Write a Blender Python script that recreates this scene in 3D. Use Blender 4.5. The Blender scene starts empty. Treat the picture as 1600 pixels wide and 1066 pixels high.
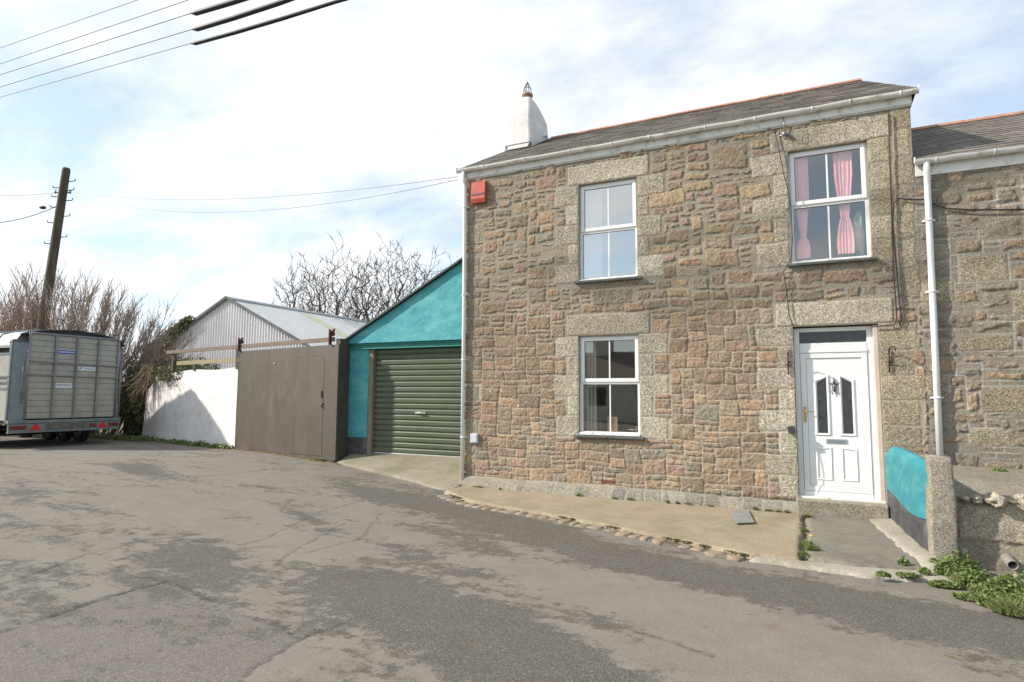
import bpy, bmesh, math, random
import numpy as np
from mathutils import Vector, Matrix
random.seed(7)
S = bpy.context.scene
COL = S.collection

# ------------------------------------------------------------------ camera
FPX = 952.8
yaw, pitch, roll = math.radians(25.54), math.radians(5.086), math.radians(.335)
fw = Vector((-math.sin(yaw)*math.cos(pitch), math.cos(yaw)*math.cos(pitch), math.sin(pitch)))
rt = Vector((math.cos(yaw), math.sin(yaw), 0))
up = rt.cross(fw)
R_ = rt*math.cos(roll)+up*math.sin(roll)
U_ = -rt*math.sin(roll)+up*math.cos(roll)
CAM = Vector((0, -10, 1.5))
cam = bpy.data.cameras.new('camera'); co = bpy.data.objects.new('camera', cam); COL.objects.link(co)
m = Matrix((R_, U_, -fw)).transposed().to_4x4(); m.translation = CAM
co.matrix_world = m
cam.sensor_width = 36; cam.lens = 36*FPX/1600; cam.clip_end = 3000; cam.clip_start = .05
S.camera = co
def ray(px, py): return R_*((px-800)/FPX)+U_*((533-py)/FPX)+fw
def atY(px, py, Y): d = ray(px, py); return CAM+d*((Y-CAM.y)/d.y)
def atZ(px, py, Z=-.2): d = ray(px, py); return CAM+d*((Z-CAM.z)/d.z)
def atX(px, py, X): d = ray(px, py); return CAM+d*((X-CAM.x)/d.x)
def atD(px, py, D): d = ray(px, py).normalized(); return CAM+d*D

# ------------------------------------------------------------------ objects
def tag(o, label=None, cat=None, group=None, kind=None):
    if label: o['label'] = label
    if cat: o['category'] = cat
    if group: o['group'] = group
    if kind: o['kind'] = kind
    return o
def thing(name, label, cat, loc=(0, 0, 0), group=None):
    o = bpy.data.objects.new(name, None); COL.objects.link(o); o.location = loc
    o.empty_display_size = .2
    return tag(o, label, cat, group)
class MB:
    """collects shapes in world space; build() makes ONE mesh object"""
    def __init__(s): s.v = []; s.f = []; s.m = []; s.sm = []
    def add(s, vs, fs, mi=0, smooth=False):
        n = len(s.v); s.v += [tuple(v) for v in vs]
        s.f += [tuple(i+n for i in f) for f in fs]; s.m += [mi]*len(fs); s.sm += [smooth]*len(fs)
        return s
    def box(s, x0, x1, y0, y1, z0, z1, mi=0):
        vs = [(x, y, z) for x in (x0, x1) for y in (y0, y1) for z in (z0, z1)]
        return s.add(vs, [(0,1,3,2),(4,6,7,5),(0,4,5,1),(2,3,7,6),(0,2,6,4),(1,5,7,3)], mi)
    def obox(s, p, dx, dy, dz, a, b, c, mi=0):
        """oriented box: p corner-centre, axes dx,dy,dz, half sizes a,b,c"""
        p, dx, dy, dz = Vector(p), Vector(dx).normalized(), Vector(dy).normalized(), Vector(dz).normalized()
        vs = [p+dx*(a*i)+dy*(b*j)+dz*(c*k) for i in (-1, 1) for j in (-1, 1) for k in (-1, 1)]
        return s.add(vs, [(0,1,3,2),(4,6,7,5),(0,4,5,1),(2,3,7,6),(0,2,6,4),(1,5,7,3)], mi)
    def bar(s, p, q, w, h, mi=0, up=(0, 0, 1)):
        p, q = Vector(p), Vector(q); d = q-p; u = Vector(up)
        sd = d.cross(u); u2 = sd.cross(d)
        return s.obox((p+q)/2, d, sd, u2, d.length/2, w/2, h/2, mi)
    def tube(s, pts, rs, n=8, mi=0, caps=True, smooth=True):
        pts = [Vector(p) for p in pts]
        if not hasattr(rs, '__len__'): rs = [rs]*len(pts)
        vs = []; a = None
        for i, p in enumerate(pts):
            d = (pts[min(i+1, len(pts)-1)]-pts[max(i-1, 0)]).normalized()
            if a is None: a = d.orthogonal().normalized()
            else:
                a = (a-d*a.dot(d))
                a = a.normalized() if a.length > 1e-6 else d.orthogonal().normalized()
            b = d.cross(a)
            for k in range(n):
                t = 2*math.pi*k/n; vs.append(p+(a*math.cos(t)+b*math.sin(t))*rs[i])
        fs = [(i*n+k, i*n+(k+1) % n, (i+1)*n+(k+1) % n, (i+1)*n+k) for i in range(len(pts)-1) for k in range(n)]
        if caps: fs += [tuple(range(n-1, -1, -1)), tuple(range((len(pts)-1)*n, len(pts)*n))]
        return s.add(vs, fs, mi, smooth)
    def prism(s, poly, off, mi=0):
        """polygon (3D points) extruded by vector off"""
        off = Vector(off); n = len(poly); P = [Vector(p) for p in poly]
        vs = P+[p+off for p in P]
        fs = [tuple(range(n)), tuple(range(2*n-1, n-1, -1))]+[(i, i+n, (i+1) % n+n, (i+1) % n) for i in range(n)]
        return s.add(vs, fs, mi)
    def blob(s, c, r, seed=0, mi=0, sub=2, k=.25, smooth=True):
        bm = bmesh.new(); bmesh.ops.create_icosphere(bm, subdivisions=sub, radius=1)
        rr = random.Random(seed); ph = [(rr.uniform(1, 4), rr.uniform(0, 6), Vector((rr.uniform(-1,1), rr.uniform(-1,1), rr.uniform(-1,1)))) for _ in range(7)]
        vs = []
        for v in bm.verts:
            q = v.co.copy(); a = 1+sum(k*.4*math.sin(f*2*q.dot(w)+p) for f, p, w in ph)
            vs.append((c[0]+q.x*r[0]*a, c[1]+q.y*r[1]*a, c[2]+q.z*r[2]*a))
        fs = [tuple(v.index for v in f.verts) for f in bm.faces]; bm.free()
        return s.add(vs, fs, mi, smooth)
    def build(s, name, mats, parent=None, bevel=0, fix=True):
        me = bpy.data.meshes.new(name); me.from_pydata(s.v, [], s.f)
        if not isinstance(mats, (list, tuple)): mats = [mats]
        for mm in mats: me.materials.append(mm)
        me.polygons.foreach_set('material_index', s.m); me.polygons.foreach_set('use_smooth', s.sm)
        if fix:
            bm = bmesh.new(); bm.from_mesh(me); bmesh.ops.recalc_face_normals(bm, faces=bm.faces); bm.to_mesh(me); bm.free()
        me.update()
        o = bpy.data.objects.new(name, me); COL.objects.link(o)
        if bevel:
            b = o.modifiers.new('bevel', 'BEVEL'); b.width = bevel; b.segments = 2; b.limit_method = 'ANGLE'; b.angle_limit = .6
        if parent:
            o.parent = parent
            # all geometry is given in world space: undo the parents' offsets
            off = Vector(); p = parent
            while p: off += Vector(p.location); p = p.parent
            o.location = -off
        return o
def structure(o): o['kind'] = 'structure'; return o

# ------------------------------------------------------------------ materials
class NT:
    def __init__(s, name):
        s.mat = bpy.data.materials.new(name); s.mat.use_nodes = True; s.t = s.mat.node_tree; s.n = s.t.nodes; s.l = s.t.links
        s.b = s.n['Principled BSDF']; s.tc = s.n.new('ShaderNodeTexCoord')
    def link(s, a, b): s.l.new(a, b)
    def node(s, t, **k):
        n = s.n.new(t)
        for a, v in k.items(): setattr(n, a, v)
        return n
    def noise(s, scale, detail=4, rough=.55, vec=None, stretch=None, rot=None):
        n = s.node('ShaderNodeTexNoise'); n.inputs['Scale'].default_value = scale; n.inputs['Detail'].default_value = detail; n.inputs['Roughness'].default_value = rough
        v = vec or s.tc.outputs['Object']
        if stretch:
            mp = s.node('ShaderNodeMapping'); mp.inputs['Scale'].default_value = stretch
            if rot: mp.inputs['Rotation'].default_value = rot
            s.link(v, mp.inputs['Vector']); v = mp.outputs['Vector']
        s.link(v, n.inputs['Vector']); return n.outputs['Fac']
    def vor(s, scale, vec=None, out='Distance', feature='F1'):
        n = s.node('ShaderNodeTexVoronoi', feature=feature); n.inputs['Scale'].default_value = scale
        s.link(vec or s.tc.outputs['Object'], n.inputs['Vector']); return n.outputs[out]
    def ramp(s, fac, stops):
        r = s.node('ShaderNodeValToRGB'); e = r.color_ramp.elements
        while len(e) < len(stops): e.new(.5)
        for i, (p, c) in enumerate(stops):
            e[i].position = p; e[i].color = (*c, 1) if hasattr(c, '__len__') else (c, c, c, 1)
        s.link(fac, r.inputs['Fac']); return r.outputs['Color']
    def mix(s, fac, a, b, mode='MIX'):
        n = s.node('ShaderNodeMix', data_type='RGBA', blend_type=mode)
        for sock, v in ((n.inputs[0], fac), (n.inputs[6], a), (n.inputs[7], b)):
            if isinstance(v, (int, float)): sock.default_value = v
            elif isinstance(v, tuple): sock.default_value = (*v, 1)
            else: s.link(v, sock)
        return n.outputs[2]
    def math(s, op, a, b=0., c=None):
        n = s.node('ShaderNodeMath', operation=op)
        for sock, v in zip(n.inputs, (a, b, c)):
            if v is None: continue
            if isinstance(v, (int, float)): sock.default_value = v
            else: s.link(v, sock)
        return n.outputs[0]
    def bump(s, h, strength=.3, dist=.01):
        n = s.node('ShaderNodeBump'); n.inputs['Strength'].default_value = strength; n.inputs['Distance'].default_value = dist
        s.link(h, n.inputs['Height'])
        if s.b.inputs['Normal'].is_linked: s.link(s.b.inputs['Normal'].links[0].from_socket, n.inputs['Normal'])
        s.link(n.outputs[0], s.b.inputs['Normal'])
    def col(s, c):
        if isinstance(c, tuple): s.b.inputs['Base Color'].default_value = (*c, 1)
        else: s.link(c, s.b.inputs['Base Color'])
    def rough(s, r): s.b.inputs['Roughness'].default_value = r
MATS = {}
def M(name, c, c2=None, sc=3, det=5, rough=.6, bump=0, bsc=40, bd=.005, metal=0, spec=.5, lo=.35, hi=.65, stretch=None, dirt=None, dsc=1.2, dlo=.5, dhi=.7):
    if name in MATS: return MATS[name]
    t = NT(name)
    col = c
    if c2: col = t.ramp(t.noise(sc, det, .6, stretch=stretch), [(lo, c), (hi, c2)])
    if dirt: col = t.mix(t.ramp(t.noise(dsc, 8, .65, stretch=stretch), [(dlo, 0.), (dhi, 1.)]), col, dirt)
    t.col(col); t.rough(rough); t.b.inputs['Metallic'].default_value = metal; t.b.inputs['Specular IOR Level'].default_value = spec
    if bump: t.bump(t.noise(bsc, 5, .6), bump, bd)
    MATS[name] = t.mat; return t.mat

upvc = M('upvc', (.80,.80,.785), (.76,.755,.74), sc=2.5, rough=.35, dirt=(.64,.62,.56), dsc=7, dlo=.64, dhi=.8)
upvc_old = M('upvc_weathered', (.78,.77,.74), (.66,.655,.61), sc=3, rough=.5, dirt=(.33,.34,.24), dsc=6, dlo=.54, dhi=.72)
lead = M('lead', (.16,.165,.17), (.26,.26,.26), sc=12, rough=.5)
slate_sill = M('slate_sill', (.055,.058,.055), (.12,.125,.11), sc=9, rough=.6, bump=.3)
cable_black = M('cable_black', (.02,.02,.02), rough=.6)
cable_brown = M('cable_brown', (.05,.035,.03), rough=.7)
iron = M('wrought_iron', (.03,.022,.02), (.09,.04,.025), sc=30, rough=.6, metal=.3)
terracotta = M('terracotta', (.34,.155,.095), (.42,.22,.14), sc=6, rough=.85, bump=.3, dirt=(.22,.17,.10), dsc=5, dlo=.5, dhi=.65)
render_white = M('white_render', (.82,.79,.76), (.72,.67,.64), sc=1.6, rough=.9, bump=.55, bsc=22, bd=.02, dirt=(.56,.50,.46), dsc=2.2, dlo=.56, dhi=.75)
def teal_mat(name, bd=.02):
    return M(name, (.025,.215,.25), (.02,.185,.22), sc=1.8, rough=.75, bump=.6, bsc=9, bd=bd, dirt=(.06,.26,.28), dsc=2.3, dlo=.46, dhi=.64, stretch=(1,1,2.4))
teal = M('teal_render', (.07,.34,.375), (.055,.30,.335), sc=2.4, rough=.8, bump=.6, bsc=9, bd=.02, dirt=(.12,.40,.42), dsc=2.0, dlo=.46, dhi=.64, stretch=(1,1,2.4))
teal_dark = M('teal_timber', (.03,.20,.18), (.03,.25,.22), sc=5, rough=.6, dirt=(.15,.32,.30), dsc=18, dlo=.6, dhi=.72)
black_paint = M('black_paint', (.035,.035,.038), (.07,.07,.075), sc=4, rough=.7, bump=.4, bsc=14, bd=.015, dirt=(.16,.155,.15), dsc=3, dlo=.56, dhi=.75)
brown_gate = M('brown_gate', (.088,.071,.053), (.108,.088,.067), sc=1.8, rough=.5, bump=.3, bsc=30, dirt=(.14,.115,.09), dsc=1.6, dlo=.52, dhi=.72, stretch=(1.5,1.5,.7))
brown_dark = M('brown_side', (.06,.052,.045), (.08,.068,.06), sc=3, rough=.7, bump=.2)
timber_brown = M('rail_timber', (.15,.11,.08), (.22,.16,.115), sc=4, rough=.8, bump=.3, stretch=(1,1,8), dirt=(.12,.09,.06), dsc=7)
timber_grey = M('rail_timber_green', (.27,.23,.14), (.34,.27,.16), sc=6, rough=.85, bump=.3, dirt=(.16,.15,.07), dsc=6)
jamb_timber = M('jamb_timber', (.17,.145,.10), (.24,.21,.15), sc=6, rough=.85, stretch=(4,4,1), bump=.3)
rust_dark = M('rusty_iron', (.06,.025,.02), (.14,.035,.025), sc=20, rough=.7)
roller = M('green_roller', (.075,.098,.055), (.092,.118,.07), sc=1.5, rough=.45, dirt=(.11,.115,.085), dsc=3, dlo=.5, dhi=.8)
alu = M('aluminium', (.42,.43,.43), (.55,.55,.54), sc=6, rough=.4, metal=.6)
brass = M('brass', (.55,.40,.18), rough=.35, metal=.8)
red_box = M('red_plastic', (.45,.06,.03), (.52,.10,.06), sc=8, rough=.6, dirt=(.34,.08,.05), dsc=9)
grey_plastic = M('grey_plastic', (.55,.57,.60), rough=.5)
dark_plastic = M('dark_plastic', (.05,.05,.055), rough=.5)
dark_room = M('room_wall', (.20,.19,.17), rough=.9)
room_floor = M('room_floor', (.10,.08,.06), rough=.9)
net_cloth = M('net_curtain', (.78,.77,.74), rough=.95)
pink_cloth = M('pink_curtain', (.93,.42,.45), (.95,.55,.56), sc=14, rough=.95)
cream_cloth = M('cream_cloth', (.62,.58,.42), (.42,.42,.28), sc=12, rough=.95)

def glass_mat(name, base_refl, tint):
    t = NT(name); n = t.n
    tr = t.node('ShaderNodeBsdfTransparent'); tr.inputs[0].default_value = (*tint, 1)
    gl = t.node('ShaderNodeBsdfGlossy'); gl.inputs['Roughness'].default_value = .02; gl.inputs['Color'].default_value = (1, .97, .91, 1)
    fr = t.node('ShaderNodeLayerWeight'); fr.inputs[0].default_value = .5
    f = t.math('ADD', t.math('MULTIPLY', t.math('POWER', fr.outputs['Facing'], 4.0), .6), base_refl)
    mx = t.node('ShaderNodeMixShader'); t.link(f, mx.inputs[0]); t.link(tr.outputs[0], mx.inputs[1]); t.link(gl.outputs[0], mx.inputs[2])
    nb = t.node('ShaderNodeBump'); nb.inputs['Strength'].default_value = .02; nb.inputs['Distance'].default_value = .02
    t.link(t.noise(1.4, 1), nb.inputs['Height']); t.link(nb.outputs[0], gl.inputs['Normal'])
    t.link(mx.outputs[0], n['Material Output'].inputs[0]); return t.mat
glass_sky = glass_mat('window_glass_coated', .55, (.80,.83,.82)); glass_clear = glass_mat('window_glass', .24, (.90,.92,.91))
dark_glass = M('obscured_glass', (.035,.038,.04), (.06,.062,.062), sc=14, rough=.22, spec=.7)

# stone wall material: colour comes from the masonry layout, alpha says granite
def wall_mat():
    t = NT('masonry')
    a = t.node('ShaderNodeVertexColor'); a.layer_name = 'Col'
    g = a.outputs['Alpha']
    sp = t.ramp(t.noise(58, 3, .75), [(.34, .30), (.46, .80), (.56, 1.25), (.68, 1.9)])
    sp2 = t.ramp(t.noise(60, 4, .7), [(.32, .62), (.5, .98), (.70, 1.4)])
    c = t.mix(1., a.outputs['Color'], t.mix(g, sp2, sp), 'MULTIPLY')
    c = t.mix(t.ramp(t.noise(.9, 8, .7), [(.45, 0.), (.75, .35)]), c, (.20,.19,.14))
    c = t.mix(1., c, t.ramp(t.noise(30, 8, .78), [(.32, .74), (.5, 1.), (.68, 1.22)]), 'MULTIPLY')
    t.col(c); t.rough(.92); t.b.inputs['Specular IOR Level'].default_value = .2
    t.bump(t.noise(26, 10, .75), .8, .022); t.bump(t.vor(110), .2, .006)
    return t.mat
masonry = wall_mat()
def granite_mat(name, base=(.38,.335,.26), lo=.42):
    t = NT(name)
    sp = t.ramp(t.noise(60, 3, .75), [(.33, lo), (.46, .85), (.56, 1.2), (.68, 1.7)])
    c = t.mix(1., t.ramp(t.noise(2.5, 7, .7), [(.35, base), (.7, tuple(x*.72 for x in base))]), sp, 'MULTIPLY')
    c = t.mix(t.ramp(t.noise(9, 6, .7), [(.58, 0.), (.66, .6)]), c, (.42,.41,.34))
    t.col(c); t.rough(.9); t.bump(t.noise(30, 8, .72), .6, .02); t.bump(t.vor(110), .2, .006); return t.mat
granite = granite_mat('granite')
granite_old = granite_mat('granite_weathered', (.30,.265,.20), .45)

def slate_mat():
    t = NT('roof_slates')
    uv = t.node('ShaderNodeUVMap')
    br = t.node('ShaderNodeTexBrick'); br.offset = .5
    t.link(uv.outputs[0], br.inputs['Vector'])
    br.inputs['Scale'].default_value = 1; br.inputs['Brick Width'].default_value = .30; br.inputs['Row Height'].default_value = .19
    br.inputs['Mortar Size'].default_value = .006; br.inputs['Color1'].default_value = (.075,.068,.062,1); br.inputs['Color2'].default_value = (.13,.118,.105,1)
    br.inputs['Mortar'].default_value = (.02,.02,.02,1)
    c = t.mix(t.ramp(t.noise(5, 8, .7), [(.48, 0.), (.66, .7)]), br.outputs['Color'], (.17,.14,.085))
    c = t.mix(t.ramp(t.noise(22, 5, .7), [(.62, 0.), (.68, .7)]), c, (.30,.29,.25))
    t.col(c); t.rough(.75)
    t.bump(t.noise(30, 6), .3, .01); return t.mat
slates = slate_mat()

def corr_mat(name, c1, c2, rust, rl=.6):
    t = NT(name)
    c = t.ramp(t.noise(1.2, 6, .65, stretch=(1, 1, .3)), [(.35, c1), (.7, c2)])
    c = t.mix(t.ramp(t.noise(2.2, 8, .7, stretch=(3, 1, .35)), [(rl-.05, 0.), (rl+.12, .8)]), c, rust)
    t.col(c); t.rough(.7); return t.mat
corr_wall = corr_mat('corrugated_wall', (.80,.77,.76), (.70,.66,.65), (.46,.33,.29), .66)
corr_roof = corr_mat('corrugated_roof', (.50,.51,.50), (.43,.44,.43), (.32,.31,.26), .62)
corr_sky = corr_mat('corrugated_rooflight', (.47,.46,.36), (.42,.41,.32), (.30,.30,.20), .55)

bark = M('bark', (.095,.075,.055), (.15,.12,.09), sc=8, rough=.95)
bark_red = M('bark_red', (.32,.23,.18), (.42,.32,.26), sc=6, rough=.95)
bark_green = M('bark_mossy', (.22,.19,.12), (.28,.22,.16), sc=3, rough=.95)
def leaf_mat(name, cols, rough=.55):
    t = NT(name); 
    gi = t.node('ShaderNodeNewGeometry')
    c = t.ramp(gi.outputs['Random Per Island'], [(i/(len(cols)-1), x) for i, x in enumerate(cols)])
    t.col(c); t.rough(rough); t.b.inputs['Specular IOR Level'].default_value = .35
    ts = t.node('ShaderNodeBsdfTranslucent'); t.link(c, ts.inputs[0])
    mx = t.node('ShaderNodeMixShader'); mx.inputs[0].default_value = .25
    t.link(t.b.outputs[0], mx.inputs[1]); t.link(ts.outputs[0], mx.inputs[2]); t.link(mx.outputs[0], t.n['Material Output'].inputs[0])
    return t.mat
ivy_leaf = leaf_mat('ivy_leaf', [(.06,.09,.03), (.09,.13,.05), (.15,.18,.07), (.22,.22,.11), (.24,.18,.11)])
dead_stem = leaf_mat('dead_stem', [(.22,.15,.10), (.32,.23,.15), (.16,.12,.08), (.40,.30,.21)], .9)
weed_leaf = leaf_mat('weed_leaf', [(.09,.14,.035), (.13,.19,.05), (.17,.24,.07), (.22,.27,.09), (.26,.25,.10)])
grass_leaf = leaf_mat('grass_leaf', [(.10,.16,.04), (.15,.20,.05), (.22,.24,.08), (.26,.24,.12)])
hedge_leaf = leaf_mat('hedge_leaf', [(.03,.05,.02), (.05,.075,.03), (.08,.09,.04), (.12,.10,.06)])

# ------------------------------------------------------------------ world and sun
SUN = Vector((-2.0, -1.0, 1.5)).normalized()     # towards the sun
el = math.asin(SUN.z); az = math.atan2(SUN.x, SUN.y)
W = bpy.data.worlds.new('World'); S.world = W; W.use_nodes = True
wt = W.node_tree; wn = wt.nodes; bg = wn['Background']
sky = wn.new('ShaderNodeTexSky'); sky.sky_type = 'NISHITA'; sky.sun_disc = False
sky.sun_elevation = el; sky.sun_rotation = az; sky.air_density = 1.0; sky.dust_density = .8; sky.ozone_density = 1.5
tc = wn.new('ShaderNodeTexCoord')
# clouds lie on a level sheet high up: direction / height
sx = wn.new('ShaderNodeSeparateXYZ'); wt.links.new(tc.outputs['Generated'], sx.inputs[0])
def wmath(op, a, b=0.):
    n = wn.new('ShaderNodeMath'); n.operation = op
    for s_, v in zip(n.inputs, (a, b)):
        if isinstance(v, (int, float)): s_.default_value = v
        else: wt.links.new(v, s_)
    return n.outputs[0]
zc = wmath('ADD', wmath('MAXIMUM', sx.outputs[2], 0.), .22)
cx = wmath('DIVIDE', sx.outputs[0], zc); cy = wmath('DIVIDE', sx.outputs[1], zc)
cb = wn.new('ShaderNodeCombineXYZ'); wt.links.new(cx, cb.inputs[0]); wt.links.new(cy, cb.inputs[1])
mp = wn.new('ShaderNodeMapping'); mp.inputs['Rotation'].default_value = (0, 0, .5); mp.inputs['Scale'].default_value = (1.0, 1.5, 1); mp.inputs['Location'].default_value = (3.1, 1.7, 0)
wt.links.new(cb.outputs[0], mp.inputs[0])
def wnoise(sc, det, rg, dist=0):
    n = wn.new('ShaderNodeTexNoise'); n.inputs['Scale'].default_value = sc; n.inputs['Detail'].default_value = det; n.inputs['Roughness'].default_value = rg
    n.inputs['Distortion'].default_value = dist; wt.links.new(mp.outputs[0], n.inputs['Vector']); return n.outputs['Fac']
n1 = wnoise(.85, 9, .58, .3); n2 = wnoise(3.2, 6, .6, .2)
dens = wmath('ADD', wmath('MULTIPLY', n1, .78), wmath('MULTIPLY', n2, .22))
# more cloud towards the left and the horizon of this sky, clearer on the right
side = wmath('MULTIPLY', sx.outputs[0], -.09)
dens = wmath('ADD', dens, side)
cr = wn.new('ShaderNodeValToRGB'); cr.color_ramp.elements[0].position = .45; cr.color_ramp.elements[1].position = .60
cr.color_ramp.elements[0].color = (.40,.40,.40,1)
wt.links.new(dens, cr.inputs[0])
mx = wn.new('ShaderNodeMix'); mx.data_type = 'RGBA'
tn = wn.new('ShaderNodeMix'); tn.data_type = 'RGBA'; tn.blend_type = 'MULTIPLY'; tn.inputs[0].default_value = 1
wt.links.new(sky.outputs[0], tn.inputs[6]); tn.inputs[7].default_value = (.78, .93, .97, 1)
wt.links.new(cr.outputs[0], mx.inputs[0]); wt.links.new(tn.outputs[2], mx.inputs[6]); mx.inputs[7].default_value = (5.15, 5.3, 5.45, 1)
wt.links.new(mx.outputs[2], bg.inputs[0]); bg.inputs[1].default_value = .105
sl = bpy.data.lights.new('sun', 'SUN'); sl.energy = 3.0; sl.angle = math.radians(1.5); sl.color = (1, .94, .86)
so = bpy.data.objects.new('sun', sl); COL.objects.link(so); so.rotation_euler = (-SUN).to_track_quat('-Z', 'Y').to_euler(); so.location = (-20, -10, 20)
vs = S.view_settings; vs.view_transform = 'Standard'; vs.look = 'None'; vs.gamma = 1; vs.exposure = 1.05

# ------------------------------------------------------------------ numpy noise
def vnoise(x, y, sc, seed, octs=4, rg=.55):
    out = np.zeros_like(x); amp = 1; tot = 0
    for o in range(octs):
        r = np.random.RandomState(seed*17+o).rand(257, 257)
        u = x*sc+seed*1.37; v = y*sc+seed*2.11
        iu = np.floor(u).astype(int); iv = np.floor(v).astype(int); fu = u-iu; fv = v-iv
        fu = fu*fu*(3-2*fu); fv = fv*fv*(3-2*fv); iu %= 256; iv %= 256
        out += amp*((r[iu, iv]*(1-fu)+r[iu+1, iv]*fu)*(1-fv)+(r[iu, iv+1]*(1-fu)+r[iu+1, iv+1]*fu)*fv)
        tot += amp; amp *= rg; sc *= 2
    return out/tot
def sstep(a, b, x):
    t = np.clip((x-a)/(b-a), 0, 1); return t*t*(3-2*t)
def grid_object(name, X, Y, Z, mat, keep=None, colors=None, extra=None, parent=None, smooth=True):
    """X,Y,Z arrays (nu,nv) -> one mesh; keep = face mask"""
    nu, nv = X.shape
    idx = np.arange(nu*nv).reshape(nu, nv)
    q = np.stack([idx[:-1, :-1], idx[1:, :-1], idx[1:, 1:], idx[:-1, 1:]], -1)
    if keep is not None: q = q[keep]
    q = q.reshape(-1, 4)
    co_ = np.stack([X, Y, Z], -1).reshape(-1, 3)
    used = np.zeros(nu*nv, bool); used[q.ravel()] = True
    remap = np.cumsum(used)-1; q = remap[q]; co_ = co_[used]
    me = bpy.data.meshes.new(name); me.vertices.add(len(co_)); me.vertices.foreach_set('co', co_.ravel().astype(np.float32))
    me.loops.add(q.size); me.polygons.add(len(q))
    me.loops.foreach_set('vertex_index', q.ravel().astype(np.int32))
    me.polygons.foreach_set('loop_start', np.arange(0, q.size, 4, dtype=np.int32))
    me.polygons.foreach_set('use_smooth', np.full(len(q), smooth))
    me.update(calc_edges=True); me.validate()
    if colors is not None:
        a = me.color_attributes.new('Col', 'FLOAT_COLOR', 'POINT'); a.data.foreach_set('color', colors.reshape(-1, 4)[used].ravel().astype(np.float32))
    if extra:
        for k, arr in extra.items():
            a = me.attributes.new(k, 'FLOAT', 'POINT'); a.data.foreach_set('value', arr.ravel()[used].astype(np.float32))
    me.materials.append(mat)
    o = bpy.data.objects.new(name, me); COL.objects.link(o)
    if parent: o.parent = parent; o.location = -Vector(parent.location)
    return o

# ------------------------------------------------------------------ ground
def gz(x):
    t = np.clip((-np.asarray(x, float)-5)/8, 0, 1); return -.22+.24*t*t*(3-2*t)
def gzf(x): return float(gz(x))
earth = M('earth', (.13,.115,.075), (.10,.11,.05), sc=.6, rough=.95, bump=.5, bsc=20, bd=.03)
xs = np.unique(np.concatenate([np.linspace(-900, -40, 12), np.linspace(-40, 20, 61), np.linspace(20, 900, 12)]))
ys = np.unique(np.concatenate([np.linspace(-900, -40, 12), np.linspace(-40, 40, 41), np.linspace(40, 900, 12)]))
XX, YY = np.meshgrid(xs, ys, indexing='ij')
structure(grid_object('ground', XX, YY, gz(XX)-.03, earth))

# kerb line (road edge) in plan
kerb = [atZ(*p) for p in ((690,772),(735,787),(850,806),(1000,836),(1080,853),(1170,873))]
KL = [(p.x, p.y) for p in kerb]
def asphalt():
    t = NT('asphalt')
    dk = t.node('ShaderNodeAttribute'); dk.attribute_name = 'worn'
    ck = t.node('ShaderNodeAttribute'); ck.attribute_name = 'crack'
    pt = t.node('ShaderNodeAttribute'); pt.attribute_name = 'patch'
    rot = (0, 0, math.radians(22))
    n1 = t.noise(1.1, 12, .74, stretch=(.55, 1.7, 1), rot=rot)
    n2 = t.noise(7, 8, .75)
    f = t.math('ADD', dk.outputs['Fac'], t.math('ADD', t.math('MULTIPLY', t.math('SUBTRACT', n1, .5), 1.9), t.math('MULTIPLY', t.math('SUBTRACT', n2, .5), 1.5)))
    mask = t.ramp(f, [(.43, 0.), (.57, 1.)])
    light = t.ramp(t.noise(2.6, 9, .65), [(.3, (.225,.206,.172)), (.7, (.185,.167,.138))])
    dark = t.ramp(t.noise(3.5, 9, .7), [(.3, (.155,.142,.120)), (.7, (.125,.113,.094))])
    c = t.mix(t.math('MULTIPLY', mask, .8), light, dark)
    chips = t.vor(125, out='Color'); sep = t.node('ShaderNodeSeparateColor'); t.link(chips, sep.inputs[0])
    cf = t.ramp(sep.outputs[0], [(0, .68), (.6, 1.0), (.86, 1.12), (.95, 1.75)])
    cfl = t.ramp(sep.outputs[1], [(0, .86), (.7, 1.0), (.93, 1.08), (1., 1.22)])
    c = t.mix(1., c, t.mix(mask, cfl, cf), 'MULTIPLY')
    c = t.mix(t.math('MULTIPLY', pt.outputs['Fac'], .75), c, t.mix(1., (.150,.136,.118), cf, 'MULTIPLY'))
    st = t.ramp(t.noise(1.7, 7, .7), [(.64, 0.), (.70, .65)])
    c = t.mix(st, c, (.17,.115,.06))
    spots = t.ramp(t.noise(5.5, 3, .5), [(.725, 0.), (.745, .8)])
    c = t.mix(spots, c, (.16,.105,.05))
    c = t.mix(ck.outputs['Fac'], c, (.05,.045,.04))
    t.col(c); t.rough(.93); t.b.inputs['Specular IOR Level'].default_value = .25
    t.bump(t.math('MULTIPLY', t.vor(130), t.math('ADD', t.math('MULTIPLY', mask, .8), .25)), .9, .012)
    t.bump(t.noise(9, 8, .7), .3, .02)
    t.bump(t.math('SUBTRACT', 1, mask), .25, .01)
    return t.mat
asph = asphalt()
def seg_dist(X, Y, pts):
    d = np.full(X.shape, 1e9)
    for (a, b), (c, e) in zip(pts[:-1], pts[1:]):
        dx, dy = c-a, e-b; t = np.clip(((X-a)*dx+(Y-b)*dy)/(dx*dx+dy*dy+1e-9), 0, 1)
        d = np.minimum(d, np.hypot(X-a-t*dx, Y-b-t*dy))
    return d
def inside(X, Y, poly):
    r = np.zeros(X.shape, bool); n = len(poly)
    for i in range(n):
        x0, y0 = poly[i]; x1, y1 = poly[(i+1) % n]
        c = ((y0 > Y) != (y1 > Y)) & (X < (x1-x0)*(Y-y0)/(y1-y0+1e-12)+x0)
        r ^= c
    return r
def G(px, py): p = atZ(px, py, -.2); return (p.x, p.y)
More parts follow.
